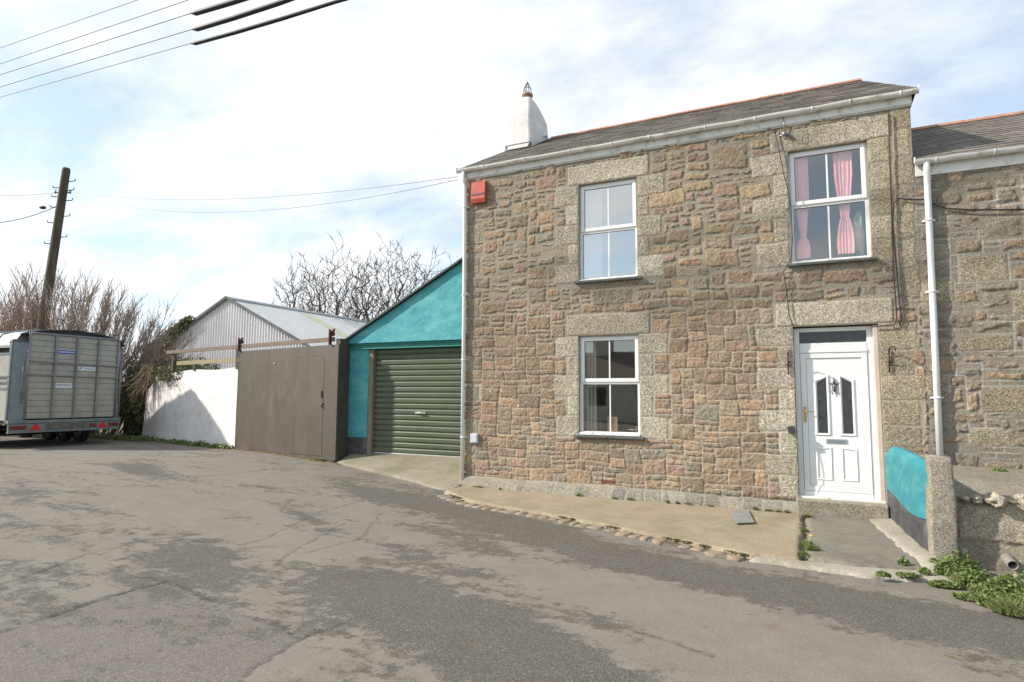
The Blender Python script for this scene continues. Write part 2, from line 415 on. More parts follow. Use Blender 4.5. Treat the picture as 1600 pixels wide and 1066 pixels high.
def road(name, x0, x1, y0, y1, step, edge_fn):
    xs = np.arange(x0, x1+step/2, step); ys = np.arange(y0, y1+step/2, step)
    X, Y = np.meshgrid(xs, ys, indexing='ij')
    worn = np.full(X.shape, .36)
    ca, sa = math.cos(math.radians(-22)), math.sin(math.radians(-22))
    #      px  py   along across weight
    for (px, py, ra, rc, w) in ((210,748,2.2,.45,.35),(30,790,1.2,.35,.2),(330,866,1.1,.28,.4),(600,930,1.1,.55,.5),(560,905,.8,.35,.3),(760,1000,1.0,.5,.5),
        (860,1040,1.0,.35,.45),(700,975,.8,.3,.3),(660,860,1.3,.32,.35),(760,850,1.0,.3,.3),(880,850,1.2,.3,.5),(1010,880,1.3,.32,.5),(1140,905,1.2,.3,.5),(1300,930,1.2,.3,.5),
        (1420,950,1.0,.3,.5),(1560,990,1.0,.35,.5),(620,778,1.6,.35,.4),(740,800,1.6,.35,.5),(560,770,1.4,.3,.3),(820,815,1.2,.25,.4),(480,808,.9,.12,.35),(60,930,.8,.3,.35),(250,870,.7,.25,.3),
        (470,840,1.5,.3,-.15),(300,800,3.,.6,-.25),(600,830,1.5,.3,-.25),(1000,935,1.2,.28,-.3),(1150,975,1.3,.28,-.35),(1350,1010,1.2,.3,-.3),(860,905,1.2,.25,-.25),(640,1010,.7,.35,-.3),
        (110,720,3,.6,-.2),(400,750,2.,.5,-.2),(980,990,.8,.14,.25),(1240,870,.9,.25,.3),(1080,1040,1.0,.2,-.2),(1400,1050,1.2,.2,.2)):
        cx_, cy_ = G(px, py); u = ((X-cx_)*ca+(Y-cy_)*sa)/ra; v = (-(X-cx_)*sa+(Y-cy_)*ca)/rc
        worn += w*np.exp(-(u*u+v*v))
    wx = X+.05*(vnoise(X, Y, 5, 3)-.5)*2+.06*(vnoise(X, Y, 16, 13, 3)-.5)+.10*(vnoise(X, Y, 1.5, 4)-.5); wy = Y+.05*(vnoise(X, Y, 5, 5)-.5)*2+.06*(vnoise(X, Y, 16, 14, 3)-.5)+.10*(vnoise(X, Y, 1.5, 6)-.5)
    P = [G(*p) for p in ((262,905),(340,935),(400,962),(478,993),(420,1030),(370,1066),(0,1300),(-160,1100),(-100,990),(90,955),(180,925))]
    patch = inside(wx, wy, P).astype(float)
    crack = np.zeros(X.shape)
    for pts, wd in (([(262,905),(340,935),(400,962),(478,993),(420,1030),(370,1066)], .014), ([(262,905),(180,925),(90,955),(0,985)], .016),
        ([(0,915),(70,892),(130,870),(220,848),(300,845)], .012), ([(300,845),(380,850),(420,838),(500,800),(620,770)], .010), ([(175,880),(212,900),(262,905)], .010), ([(430,880),(470,850),(540,815)], .009),
        ([(0,760),(60,735),(150,725),(260,720)], .012), ([(520,725),(420,745),(300,760),(200,735)], .012), ([(478,993),(560,960)], .008), ([(660,720),(560,740)], .01),
        ([(1000,985),(1060,1000),(1110,1020)], .014), ([(600,800),(560,840),(480,860)], .008)):
        d = seg_dist(wx, wy, [G(*p) for p in pts]); crack = np.maximum(crack, np.exp(-(d/(wd*1.15))**2)*sstep(.22, .45, vnoise(X, Y, 2.2, 9)))
    keep = None
    if edge_fn:
        xm = (xs[:-1]+xs[1:])/2; ym = (ys[:-1]+ys[1:])/2
        XM, YM = np.meshgrid(xm, ym, indexing='ij'); keep = edge_fn(XM, YM)
    Z = gz(X)+.012*(vnoise(X, Y, .7, 12)-.5)-.006*patch-.01*crack
    return structure(grid_object(name, X, Y, Z, asph, keep=keep, extra={'worn': worn, 'crack': crack*.72, 'patch': patch}))
NEAR = (-13, 3.2, -10.39, 2.3)
road('road', NEAR[0], NEAR[1], NEAR[2], NEAR[3], .027, lambda X, Y: ~((Y > 1.0) & (X > -9.6)))
road('road', -45.0, 20.2, -34.0, 4.4, .4, lambda X, Y: ~((X > NEAR[0]) & (X < NEAR[1]) & (Y > NEAR[2]) & (Y < NEAR[3])) & ~((Y > .5) & (X > -9.4)) )

def concrete_mat(name, a, b, moss, wet=None):
    t = NT(name)
    c = t.ramp(t.noise(1.6, 9, .68), [(.3, a), (.7, b)])
    c = t.mix(t.ramp(t.noise(2.3, 9, .7), [(.5, 0.), (.72, .8)]), c, moss)
    ch = t.vor(90, out='Color'); sp = t.node('ShaderNodeSeparateColor'); t.link(ch, sp.inputs[0])
    c = t.mix(1., c, t.ramp(sp.outputs[0], [(0, .85), (.8, 1.04), (1., 1.35)]), 'MULTIPLY')
    ed = t.node('ShaderNodeTexVoronoi', feature='DISTANCE_TO_EDGE'); ed.inputs['Scale'].default_value = .9
    wv = t.node('ShaderNodeVectorMath', operation='ADD'); nz_ = t.node('ShaderNodeTexNoise'); nz_.inputs['Scale'].default_value = 3; nz_.inputs['Detail'].default_value = 6
    t.link(t.tc.outputs['Object'], nz_.inputs['Vector']); sc_ = t.node('ShaderNodeVectorMath', operation='SCALE'); sc_.inputs['Scale'].default_value = .35
    t.link(nz_.outputs['Color'], sc_.inputs[0]); t.link(t.tc.outputs['Object'], wv.inputs[0]); t.link(sc_.outputs[0], wv.inputs[1]); t.link(wv.outputs[0], ed.inputs['Vector'])
    crk = t.math('MULTIPLY', t.ramp(ed.outputs['Distance'], [(.0, 1.), (.012, 0.)]), t.ramp(t.noise(1.1, 3), [(.48, 0.), (.58, .8 if wet else .35)]))
    c = t.mix(crk, c, (.07,.065,.05))
    c = t.mix(t.ramp(t.noise(.8, 8, .72), [(.50, 0.), (.62, .55)]), c, tuple(x*.72 for x in b))
    c = t.mix(t.ramp(t.noise(14, 4, .6), [(.66, 0.), (.72, .6)]), c, tuple(min(x*1.3, .5) for x in a))
    t.col(c); t.rough(.92); t.bump(t.noise(24, 8, .7), .6, .014); t.bump(t.vor(100), .3, .006); return t.mat
conc = concrete_mat('pavement_concrete', (.33,.275,.19), (.265,.215,.14), (.22,.19,.105))
conc_dark = concrete_mat('path_concrete', (.215,.195,.155), (.165,.15,.12), (.14,.13,.08), True)
conc_apron = concrete_mat('apron_concrete', (.28,.25,.185), (.21,.19,.13), (.17,.165,.08))
conc_light = concrete_mat('mortar_light', (.36,.33,.27), (.30,.27,.21), (.22,.20,.13))

def slab(name, poly, zf, mat, step=.08, wob=.03, edge=.02):
    """a laid sheet filling a plan polygon with a ragged edge, height zf(x,y)"""
    px_ = [p[0] for p in poly]; py_ = [p[1] for p in poly]
    xs = np.arange(min(px_)-.1, max(px_)+.1, step); ys = np.arange(min(py_)-.1, max(py_)+.1, step)
    X, Y = np.meshgrid(xs, ys, indexing='ij')
    wx = X+wob*2*(vnoise(X, Y, 4, 21)-.5); wy = Y+wob*2*(vnoise(X, Y, 4, 22)-.5)
    ins = inside(wx, wy, poly); d = seg_dist(wx, wy, poly+[poly[0]])
    Z = np.where(ins, zf(X, Y)+.006*(vnoise(X, Y, 3, 23)-.5)*2, zf(X, Y)-.12)
    Z = np.where(ins, Z-.02*(1-sstep(0, .05, d)), Z)
    keep = ins[:-1, :-1] | ins[1:, :-1] | ins[1:, 1:] | ins[:-1, 1:]
    return structure(grid_object(name, X, Y, Z, mat, keep=keep))
# pavement along the house
pave_poly = [(-5.66, .1)]+[(x+.02, y+.05) for x, y in KL]+[(-.52,-2.88),(-.08, -2.86), (-.06, .1)]
slab('pavement', pave_poly, lambda X, Y: np.full(X.shape, -.17)+.03*sstep(-5, -5.7, X)+.012*(Y+1.2)*0, conc, step=.03, wob=.02)
path_poly = [(-.03, .05), (-.03, -2.70), (.4, -2.86), (1.04, -2.72), (.97, .05)]
slab('path', path_poly, lambda X, Y: np.full(X.shape, -.165), conc_dark, step=.03, wob=.02)
slab('path_edge', [(.66, .02), (1.02, -2.72), (1.2, -2.72), (1.1, .05)], lambda X, Y: np.full(X.shape, -.135)+.1*(X-1), conc_light, step=.04, wob=.05)
slab('path_edge', [(-.55,-2.80), (-.55,-3.02), (.3,-3.1), (1.3,-3.12), (2.2,-3.3), (2.2,-2.6),(1.1,-2.62), (.4,-2.78),(-.06,-2.8)], lambda X, Y: np.full(X.shape, -.185), conc_light, step=.04, wob=.08)
# garage apron rising to the roller door
ap_poly = [(-9.72, 1.0), (-9.1, .78), (-7.93, .40), (-6.9, -.02), (-5.95, -.5), (-5.70, -.42), (-5.66, 1.72), (-9.74, 1.72)]
def apz(X, Y):
    f = .98-.42*(X+9.72)*.93           # front edge y
    t = np.clip((Y-f)/(1.6-f), 0, 1)
    return (gz(X)+.01)*(1-t)+.15*t
slab('garage_apron', ap_poly, apz, conc_apron, step=.05, wob=.03)

# kerb stones: flush setts between pavement and road
def kerb_mesh():
    mb = MB(); rr = random.Random(3)
    L = [0]
    for a, b in zip(KL[:-1], KL[1:]): L.append(L[-1]+math.dist(a, b))
    def P(s):
        for i in range(len(KL)-1):
            if s <= L[i+1] or i == len(KL)-2:
                t = (s-L[i])/(L[i+1]-L[i]); a, b = KL[i], KL[i+1]
                d = Vector((b[0]-a[0], b[1]-a[1])).normalized()
                return Vector((a[0]+(b[0]-a[0])*t, a[1]+(b[1]-a[1])*t)), d
    s = .1; i = 0
    while s < L[-1]-.05:
        w = rr.uniform(.11, .24); p, d = P(s+w/2); n = Vector((-d.y, d.x)); dep = rr.uniform(.07, .12)
        sk = rr.uniform(-.35, .35)
        cc = p-n*.05
        # irregular rounded cobble
        bm_r = (w/2*.92, dep)
        k = 7; vs = []; ring = []
        for lay, (sc, z) in enumerate(((1.05, -.08), (1.0, -.006), (.9, .008), (.5, .013))):
            for q in range(10):
                a = q/10*2*math.pi; rx = abs(math.cos(a))**.6*math.copysign(1, math.cos(a)); ry = abs(math.sin(a))**.6*math.copysign(1, math.sin(a))
                rj = 1+.13*math.sin(a*3+i*1.7)+.09*math.sin(a*5+i*2.3)
                u = rx*bm_r[0]*sc*rj; v = ry*bm_r[1]*sc*rj; u += v*sk
                q2 = cc+d*u+n*v
                vs.append((q2.x, q2.y, gzf(q2.x)+.012+z+.004*math.sin(i*9)))
        fs = [(l*10+q, l*10+(q+1) % 10, (l+1)*10+(q+1) % 10, (l+1)*10+q) for l in range(3) for q in range(10)]+[tuple(range(30, 40))]
        mb.add(vs, fs, rr.choice((0, 0, 1)), True)
        s += w+rr.uniform(.012, .03); i += 1
        if rr.random() < .06: s += .15
    return mb
kb_b = M('sett_grey', (.20,.17,.125), (.26,.225,.17), sc=12, rough=.9, bump=.6, bsc=45, bd=.01)
kb_a = M('sett_brown', (.22,.17,.115), (.28,.22,.155), sc=12, rough=.9, bump=.6, bsc=45, bd=.01)
structure(kerb_mesh().build('kerb', [kb_a, kb_b]))
gut_poly = [(x-.0, y+.08) for x, y in KL]+[(x-.03, y-.17) for x, y in reversed(KL)]
dirt_m = concrete_mat('gutter_dirt', (.17,.14,.10), (.12,.10,.07), (.13,.12,.06))
slab('gutter_dirt', gut_poly, lambda X, Y: gz(X)+.014, dirt_m, step=.04, wob=.06)
# dirt and leaf litter along the foot of gate and white wall
slab('verge', [(-21,3.4), (-21,2.2),(-18.5, 2.15), (-16, 1.95), (-14, 1.50), (-12, 1.08), (-10, .72), (-9.3, .72), (-9.5, 1.0), (-10, 1.3), (-14, 2.3), (-18, 3.3)], lambda X, Y: gz(X)+.012, M('litter', (.20,.155,.10), (.13,.11,.07), sc=3, rough=.95, bump=.7, bsc=30, bd=.02, dirt=(.12,.13,.05), dsc=2, dlo=.5, dhi=.65), step=.08, wob=.16)

# ------------------------------------------------------------------ masonry
BROWN = [tuple(c*k for c, k in zip(q, (.97,.945,.92))) for q in [(.29,.22,.155),(.32,.24,.165),(.27,.205,.145),(.35,.26,.175),(.26,.205,.15),(.31,.25,.175),(.28,.225,.16),(.33,.235,.165)]]
ORANGE = [(.37,.255,.16),(.38,.285,.175),(.34,.235,.17)]
GREY = [(.27,.235,.175),(.24,.205,.155)]
GRAN = [(.40,.355,.275),(.37,.325,.25),(.43,.385,.30),(.35,.305,.235)]
def pack(x0, x1, z0, z1, cw, ch, blocked, rr, sizes):
    """fills free cells with rectangles"""
    nx = int(round((x1-x0)/cw)); nz = int(round((z1-z0)/ch)); occ = np.zeros((nx, nz), bool)
    for (a, b, c, d) in blocked:
        i0 = int(round((a-x0)/cw)); i1 = int(round((b-x0)/cw)); j0 = int(round((c-z0)/ch)); j1 = int(round((d-z0)/ch))
        occ[max(i0, 0):max(i1, 0), max(j0, 0):max(j1, 0)] = True
    out = []
    for j in range(nz):
        i = 0
        while i < nx:
            if occ[i, j]: i += 1; continue
            run = 0
            while i+run < nx and not occ[i+run, j]: run += 1
            w, h = rr.choice(sizes); w = min(w, run)
            if run-w == 1: w = run if run <= 5 else w-1
            w = max(w, 1); h = min(h, nz-j)
            while h > 1 and occ[i:i+w, j:j+h].any(): h -= 1
            if w == 1 and h > 2: h = 2
            occ[i:i+w, j:j+h] = True
            out.append((x0+i*cw, x0+(i+w)*cw, z0+j*ch, z0+(j+h)*ch)); i += w
    return out
def masonry_wall(name, x0, x1, z0, z1, res, explicit, holes, seed, style, parent, sizes, cw=.088, ch=.078):
    rr = random.Random(seed)
    blocked = [e[:4] for e in explicit]+[h for h in holes]
    stones = [(*r, None) for r in pack(x0, x1, z0, z1, cw, ch, blocked, rr, sizes)]+[tuple(e) for e in explicit]
    xs = np.linspace(x0, x1, int((x1-x0)/res)+1); zs = np.linspace(z0, z1, int((z1-z0)/res)+1)
    X, Z = np.meshgrid(xs, zs, indexing='ij')
    lw1 = (vnoise(X, Z, 1.9, seed+21, 2)-.5)*.11; lw2 = (vnoise(X, Z, 1.5, seed+22, 2)-.5)*.07; w1 = (vnoise(X, Z, 9, seed+1, 3)-.5); w2 = (vnoise(X, Z, 9, seed+2, 3)-.5)
    smear = style['smear'](X, Z)                      # 0 crisp joints .. 1 stones half buried in mortar
    H = np.full(X.shape, -.001)+.006*(vnoise(X, Z, 14, seed+3)-.5)
    mcol = np.array(style['mortar']); mcol2 = np.array(style['mortar2'])
    t = smear[..., None]
    C = (mcol*(1-t)+mcol2*t)*(.78+.44*vnoise(X, Z, 3.5, seed+4)[..., None])
    A = np.zeros(X.shape)
    rough = vnoise(X, Z, 22, seed+5, 5, .65)-.5; ridg = np.abs(vnoise(X, Z, 7, seed+6, 5, .6)-.5)*2
    facet = np.abs(vnoise(X, Z, 15, seed+15, 2, .5)-.5)*2; tone = vnoise(X, Z, 6, seed+7, 5, .6); tone2 = vnoise(X, Z, 16, seed+8, 4)
    dx, dz = xs[1]-xs[0], zs[1]-zs[0]
    lines = style.get('lines')
    for k, (a, b, c, d, g) in enumerate(stones):
        i0 = max(int((a-x0)/dx)-7, 0); i1 = min(int((b-x0)/dx)+9, len(xs)); j0 = max(int((c-z0)/dz)-6, 0); j1 = min(int((d-z0)/dz)+8, len(zs))
        if i1-i0 < 3 or j1-j0 < 3: continue
        sl_ = (slice(i0, i1), slice(j0, j1))
        sm = smear[sl_]
        cx_, cz_ = (a+b)/2, (c+d)/2; hx, hz = (b-a)/2, (d-c)/2
        smc = float(style['smear'](np.array([[cx_]]), np.array([[cz_]]))[0, 0])
        is_g = g is not None
        mort = (.006 if is_g else .006)+(.004 if is_g else .014)*smc+rr.uniform(0, .003+.008*smc)
        amp = (.010 if is_g else .017)*(1+1.6*smc) if not (is_g and g == 'lintel') else .006
        cant = rr.uniform(-.04, .04) if not is_g else 0
        lk = 0. if is_g else 1.; qx = X[sl_]+w1[sl_]*amp*2+lk*lw1[sl_]; qz = Z[sl_]+w2[sl_]*amp*2+cant*(X[sl_]-cx_)+lk*lw2[sl_]
        rad = min(.013+.016*smc, min(hx, hz)*.5) if not is_g else .012
        ax = np.abs(qx-cx_)-(hx-mort-rad); az_ = np.abs(qz-cz_)-(hz-mort-rad)
        sd = np.hypot(np.maximum(ax, 0), np.maximum(az_, 0))+np.minimum(np.maximum(ax, az_), 0)-rad
        if smc > .3 and not is_g:
            sd = sd+.028*smc*(tone[sl_]-.35)+.02*smc*rr.random()
        mk = sstep(.003, -.005, sd)
        if is_g:
            h = .008+.004*(vnoise(X[sl_], Z[sl_], 12, seed+9, 4)-.5)+rough[sl_]*.008
            if g == 'lintel': h = .012+rough[sl_]*.006
            base = np.array(rr.choice(GRAN)); 
            if g == 'dull': base = base*np.array((.80,.77,.70)); h = h-.002
        else:
            prot = rr.uniform(.004, .012)
            tiltx = rr.uniform(-.03, .03); tiltz = rr.uniform(-.04, .04)
            bulge = 1-np.clip(np.maximum(np.abs(qx-cx_)/hx, np.abs(qz-cz_)/hz), 0, 1)**3
            h = prot*(.75+.25*bulge)+tiltx*(X[sl_]-cx_)+tiltz*(Z[sl_]-cz_)+rough[sl_]*.014+(.45-ridg[sl_])*.018*bulge+(.35-facet[sl_])*.012
            u = rr.random()
            base = np.array(rr.choice(ORANGE) if u < style['orange'](cx_, cz_) else (rr.choice(GREY) if u > 1-style['grey'] else rr.choice(BROWN)))
            base = base*rr.uniform(.90, 1.10)
        h = np.maximum(h, -.002)*sstep(.002, -.009, sd)
        cc = base*(.78+.44*tone[sl_][..., None])*(.88+.24*tone2[sl_][..., None])
        if not is_g:
            cc = cc*(1+(np.array((1.10,1.0,.86))-1)*(ridg[sl_][..., None]-.3))
        m_ = mk[..., None]
        C[sl_] = C[sl_]*(1-m_)+cc*m_
        H[sl_] = H[sl_]*(1-mk)+h*mk
        if is_g: A[sl_] = np.maximum(A[sl_], mk)
        if lines and not (is_g and g == 'lintel'):
            ex = np.minimum(np.abs(X[sl_]-a), np.abs(X[sl_]-b)); ez = np.minimum(np.abs(Z[sl_]-c), np.abs(Z[sl_]-d))
            ins_ = (X[sl_] > a-.01) & (X[sl_] < b+.01) & (Z[sl_] > c-.01) & (Z[sl_] < d+.01)
            ln = np.exp(-(np.minimum(ex, ez)/.006)**2)*ins_*sstep(.38, .55, vnoise(X[sl_], Z[sl_], 1.8, seed+11, 3))*lines(X[sl_], Z[sl_])
            C[sl_] = C[sl_]*(1-.8*ln[..., None])+np.array((.46,.43,.37))*.8*ln[..., None]
    # lichen spots and pale mortar dabs
    for k in range(style['dabs']):
        a, b = rr.uniform(x0, x1), rr.uniform(z0, z1*.62); r = rr.uniform(.012, .03)
        i0 = max(int((a-r-x0)/dx)-1, 0); i1 = int((a+r-x0)/dx)+3; j0 = max(int((b-r-z0)/dz)-1, 0); j1 = int((b+r-z0)/dz)+3
        sl_ = (slice(i0, i1), slice(j0, j1))
        dd = np.hypot(X[sl_]-a, Z[sl_]-b)+.02*w1[sl_]; mk = sstep(r, r*.6, dd)[..., None]*.8
        C[sl_] = C[sl_]*(1-mk)+np.array((.50,.47,.40))*mk
    C = C*(.86+.28*vnoise(X, Z, .8, seed+12, 3)[..., None])
    if 'post' in style: C = style['post'](X, Z, C)
    keep = np.ones((len(xs)-1, len(zs)-1), bool)
    xm = (xs[:-1]+xs[1:])/2; zm = (zs[:-1]+zs[1:])/2; XM, ZM = np.meshgrid(xm, zm, indexing='ij')
    # snap grid lines to the openings so that their edges are straight
    Xs = X.copy(); Zs = Z.copy()
    for (a, b, c, d) in holes:
        keep &= ~((XM > a) & (XM < b) & (ZM > c) & (ZM < d))
    for (a, b, c, d) in holes:
        for e in (a, b):
            i = int(np.argmin(np.abs(xs-e))); jj = (zs > c-.03) & (zs < d+.03); Xs[i, jj] = e
        for e in (c, d):
            j = int(np.argmin(np.abs(zs-e))); ii = (xs > a-.03) & (xs < b+.03); Zs[ii, j] = e
    for (a, b, c, d) in holes:
        inn = (X > a-.012) & (X < b+.012) & (Z > c-.012) & (Z < d+.012); H = np.where(inn, .002, H)
    col = np.concatenate([C, A[..., None]], -1)
    return grid_object(name, Xs, style.get('y', 0)-H, Zs, masonry, keep=keep, colors=col, parent=parent)

A_ = (-3.49, -2.45, 3.49, 5.22); B_ = (-3.50, -2.44, .84, 2.53); C_ = (-.11, .95, 3.50, 5.25); D_ = (-.12, .98, -.02, 2.55)
HX0, HX1, HZ0, HZ1 = -5.80, 1.50, -.02, 5.76
E_ = []
def quoin(xin, side, z0, z1, n, longw=.44, shortw=.22, first=True, kind='g', rr=random.Random(5)):
    z = z0; hs = [(z1-z0)/n*rr.uniform(.9, 1.1) for _ in range(n)]; k = (z1-z0)/sum(hs); lg = first
    for h in hs:
        h *= k; w = (longw if lg else shortw)*rr.uniform(.9, 1.08)
        a, b = (xin-w, xin) if side < 0 else (xin, xin+w)
        E_.append((a, b, z, z+h, kind)); z += h; lg = not lg
E_.append((-3.69, -2.24, 5.22, 5.57, 'lintel')); E_.append((-3.71, -2.26, 2.53, 2.90, 'lintel'))
E_.append((-.36, 1.26, 5.25, 5.59, 'lintel')); E_.append((-.35, 1.18, 2.55, 2.91, 'lintel'))
quoin(-3.49, -1, 3.46, 5.22, 5); quoin(-2.45, 1, 3.46, 5.22, 5)
quoin(-3.50, -1, .80, 2.53, 5); quoin(-2.44, 1, .80, 2.53, 5)
quoin(-.11, -1, 3.46, 5.25, 5, .52, .24); quoin(-.12, -1, .04, 2.55, 8, .50, .24, first=False)
quoin(.95, 1, 3.40, 5.25, 5, .28, .31, kind='dull'); quoin(1.25, 1, 2.92, 5.7, 7, .25, .25, kind='dull')
quoin(.98, 1, .0, 2.55, 7, .50, .42, kind='dull')
z = .15
rq = random.Random(12)
while z < 5.3:
    h = rq.uniform(.22, .34)
    if rq.random() < .62: E_.append((-5.80, -5.80+rq.choice((.18, .2, .34)), z, z+h, 'dull'))
    z += h
E_.append((-3.25, -2.55, 3.06, 3.34, None)); E_.append((.28, .86, 3.13, 3.36, None)); E_.append((-1.28, -.66, 5.10, 5.52, None)); E_.append((-2.28, -1.62, 4.62, 4.92, None)); E_.append((-1.35,-.80,3.55,3.86,None))
house_style = dict(
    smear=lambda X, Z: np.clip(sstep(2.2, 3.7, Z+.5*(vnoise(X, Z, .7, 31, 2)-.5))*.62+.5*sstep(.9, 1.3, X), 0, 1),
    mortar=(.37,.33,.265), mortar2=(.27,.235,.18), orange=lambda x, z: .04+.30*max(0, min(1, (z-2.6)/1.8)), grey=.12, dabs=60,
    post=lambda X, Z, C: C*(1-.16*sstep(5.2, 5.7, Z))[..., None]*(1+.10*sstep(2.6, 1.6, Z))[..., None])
SZ = [(2,1),(3,1),(2,2),(3,2),(3,2),(4,2),(4,3),(3,2),(2,1),(4,1),(3,1),(5,3),(5,2),(4,2),(3,1),(3,3),(2,1),(2,2)]
house = thing('stone_house', 'two storey brown stone house with slate roof, granite lintels and white front door', 'house', (-2.1, 0, -.2))
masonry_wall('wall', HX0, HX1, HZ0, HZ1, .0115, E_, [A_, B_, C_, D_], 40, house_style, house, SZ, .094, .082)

# plinth: a low skirt of mortar and slate at the foot of the house wall
def plinth():
    xs = np.linspace(-5.80, -.14, 460); ts = np.linspace(0, 1, 16); X, T = np.meshgrid(xs, ts, indexing='ij')
    edge = .13+.04*(vnoise(X, X*0, 2.5, 51)-.5)*2
    Y = -.012-edge*T**1.2; Z = (.02+.05*(vnoise(X, X*0, 1.8, 52)-.5)-.04*sstep(-3.0, -.5, X))*(1-T)+(-.20)*T+.05*np.sin(T*math.pi)
    cellx = vnoise(X, T, 9, 53, 2)
    XW = X+.22*(vnoise(X, X*0, 1.7, 58, 2)-.5)+.08*(vnoise(X, T, 6, 54)-.5); cells = np.floor(XW/.30)
    fr = np.abs((XW/.30) % 1-.5)*2
    st = sstep(.93, .80, fr)*sstep(.98, .85, T+.5*(cellx-.5))*sstep(.1, .3, T+.5*(cellx-.5))*sstep(.40, .50, vnoise(X, T*.3, 2.6, 59, 2))
    rnd = (np.sin(cells*91.7)*43758.5) % 1
    stone = np.stack([.20+.09*rnd, .19+.08*rnd, .16+.06*rnd], -1); mort = np.array((.31,.28,.22))*(.8+.4*vnoise(X, T*2, 4, 55)[..., None])
    C = mort*(1-st[..., None])+stone*st[..., None]*(.8+.4*vnoise(X, T*3, 12, 56)[..., None])
    Y = Y-.02*st*vnoise(X, T, 5, 57)
    return grid_object('plinth', X, Y, Z, masonry, colors=np.concatenate([C, np.zeros(X.shape)[..., None]], -1), parent=house)
plinth()
# body behind the facade: side and back walls, floors (hollow)
side_m = M('side_wall', (.24,.20,.155), (.29,.25,.2), sc=3, rough=.95, bump=.6, bsc=12, bd=.03)
mb = MB(); mb.prism([(-5.80,.03,-.3),(-5.80,6.0,-.3),(-5.80,6.0,5.85),(-5.80,3.0,7.45),(-5.80,.03,5.80)], (.25,0,0))
mb.prism([(1.25,.03,-.3),(1.25,6.0,-.3),(1.25,6.0,5.85),(1.25,3.0,7.3),(1.25,.03,5.80)], (.247,0,0)); mb.box(-5.55, 1.25, 5.75, 6.0, -.3, 5.85)
mb.build('side_wall', side_m, house)
# inner leaf of the front wall with the openings, and the reveals
def reveals(hh):
    mb = MB(); xsb = [-5.55, A_[0], A_[1], C_[0], C_[1], 1.25]
    t0, t1 = .006, .45
    def frame(h, t):
        a, b, c, d = h
        for (p, q) in (((a, c), (a, d)), ((b, c), (b, d)), ((a, d), (b, d)), ((a, c), (b, c))):
            mb.add([(p[0], 0.001, p[1]), (q[0], 0.001, q[1]), (q[0], t, q[1]), (p[0], t, p[1])], [(0, 1, 2, 3)])
    frame(hh, .45)
    return mb
for h in (A_, B_, C_, D_): reveals(h).build('reveal', granite, house, fix=False)
mb = MB()
for (a, b, c, d) in ((-5.55,A_[0],0,5.76),(A_[1],C_[0],0,5.76),(.98,1.25,0,5.76),(A_[0],A_[1],5.22,5.76),(A_[0],A_[1],2.53,3.49),(A_[0],A_[1],0,.84),(C_[0],.98,5.25,5.76),(C_[0],.98,2.55,3.50)):
    mb.box(a, b, .40, .45, c, d)
mb.box(-5.55, 1.25, .45, 5.75, 2.75, 2.95); mb.box(-5.55, 1.25, .03, 5.75, 5.60, 5.64); mb.box(-1.0, -.9, .45, 5.75, -.1, 5.6)
mb.box(-5.55, 1.25, 3.6, 3.7, 2.95, 5.6)
mb.build('inner_wall', dark_room, house)
MB().box(-5.55, 1.25, .45, 5.75, -.2, -.02).build('floor', room_floor, house)

# ---- roof
def roof_plane(mb, p0, p1, q1, q0, rows, uvs, thick=.012):
    """slate courses from eave p0-p1 up to ridge q0-q1, each course a slightly tilted strip"""
    p0, p1, q0, q1 = map(Vector, (p0, p1, q0, q1)); n = (p1-p0).cross(q0-p0).normalized()
    if n.z < 0: n = -n
    for r in range(rows):
        t0, t1 = r/rows, (r+1)/rows
        a, b, c, d = p0.lerp(q0, t0), p1.lerp(q1, t0), p1.lerp(q1, t1), p0.lerp(q0, t1)
        w = (b-a).length; k = max(int(w/.28), 1)
        jx = random.Random(r)
        prev = None
        for i in range(k):
            u0, u1 = i/k, (i+1)/k; o = (.5/k if r % 2 else 0)
            u0 = min(max(u0+o, 0), 1) if i or not o else 0; u1 = min(u1+o, 1)
            if u1-u0 < 1e-4: continue
            l = jx.uniform(.5, .95)*thick; drop = jx.uniform(-.012, .012)/max((d-a).length, .1)*.3
            A = a.lerp(b, u0)+n*l*1.2+(a-d)*(.04+drop); Bv = a.lerp(b, u1)+n*l*1.2+(a-d)*(.04+drop); Cv = d.lerp(c, u1)+n*.002; Dv = d.lerp(c, u0)+n*.002
            e = (b-a).normalized()*.003
            A += e; Bv -= e; Cv -= e; Dv += e
            A0, B0 = A-n*(l+.008), Bv-n*(l+.008)
            nb = len(mb.v); mb.add([A, Bv, Cv, Dv, A0, B0], [(0, 1, 2, 3), (4, 5, 1, 0)])
            base = (r*.19, u0*w)
    mb.add([p0-n*.01, p1-n*.01, q1-n*.01, q0-n*.01], [(0, 1, 2, 3)])
def slate_mat2():
    t = NT('slate')
    g = t.node('ShaderNodeNewGeometry')
    c = t.ramp(g.outputs['Random Per Island'], [(0, (.105,.093,.082)), (.5, (.14,.124,.108)), (.8, (.165,.145,.12)), (1, (.20,.18,.155))])
    c = t.mix(t.ramp(t.noise(4, 9, .72), [(.46, 0.), (.66, .75)]), c, (.16,.13,.08))
    c = t.mix(t.ramp(t.noise(26, 5, .7), [(.64, 0.), (.70, .7)]), c, (.32,.31,.27))
    t.col(c); t.rough(.8); t.bump(t.noise(40, 6), .35, .008); return t.mat
slate = slate_mat2()
RY, RZ = 3.0, 7.56
mb = MB(); e0 = Vector((-5.90, -.13, 5.84)); e1 = Vector((1.585, -.13, 5.84)); rL = Vector((-5.90, RY, RZ)); rR = Vector((1.17, RY, RZ))
roof_plane(mb, e0, e1, rR, rL, 20, None)
roof_plane(mb, (1.60, 6.1, 5.84), (-5.9, 6.1, 5.84), rL, rR, 20, None)
mb.add([e1, (1.6, 6.1, 5.84), rR], [(0, 1, 2)]); 
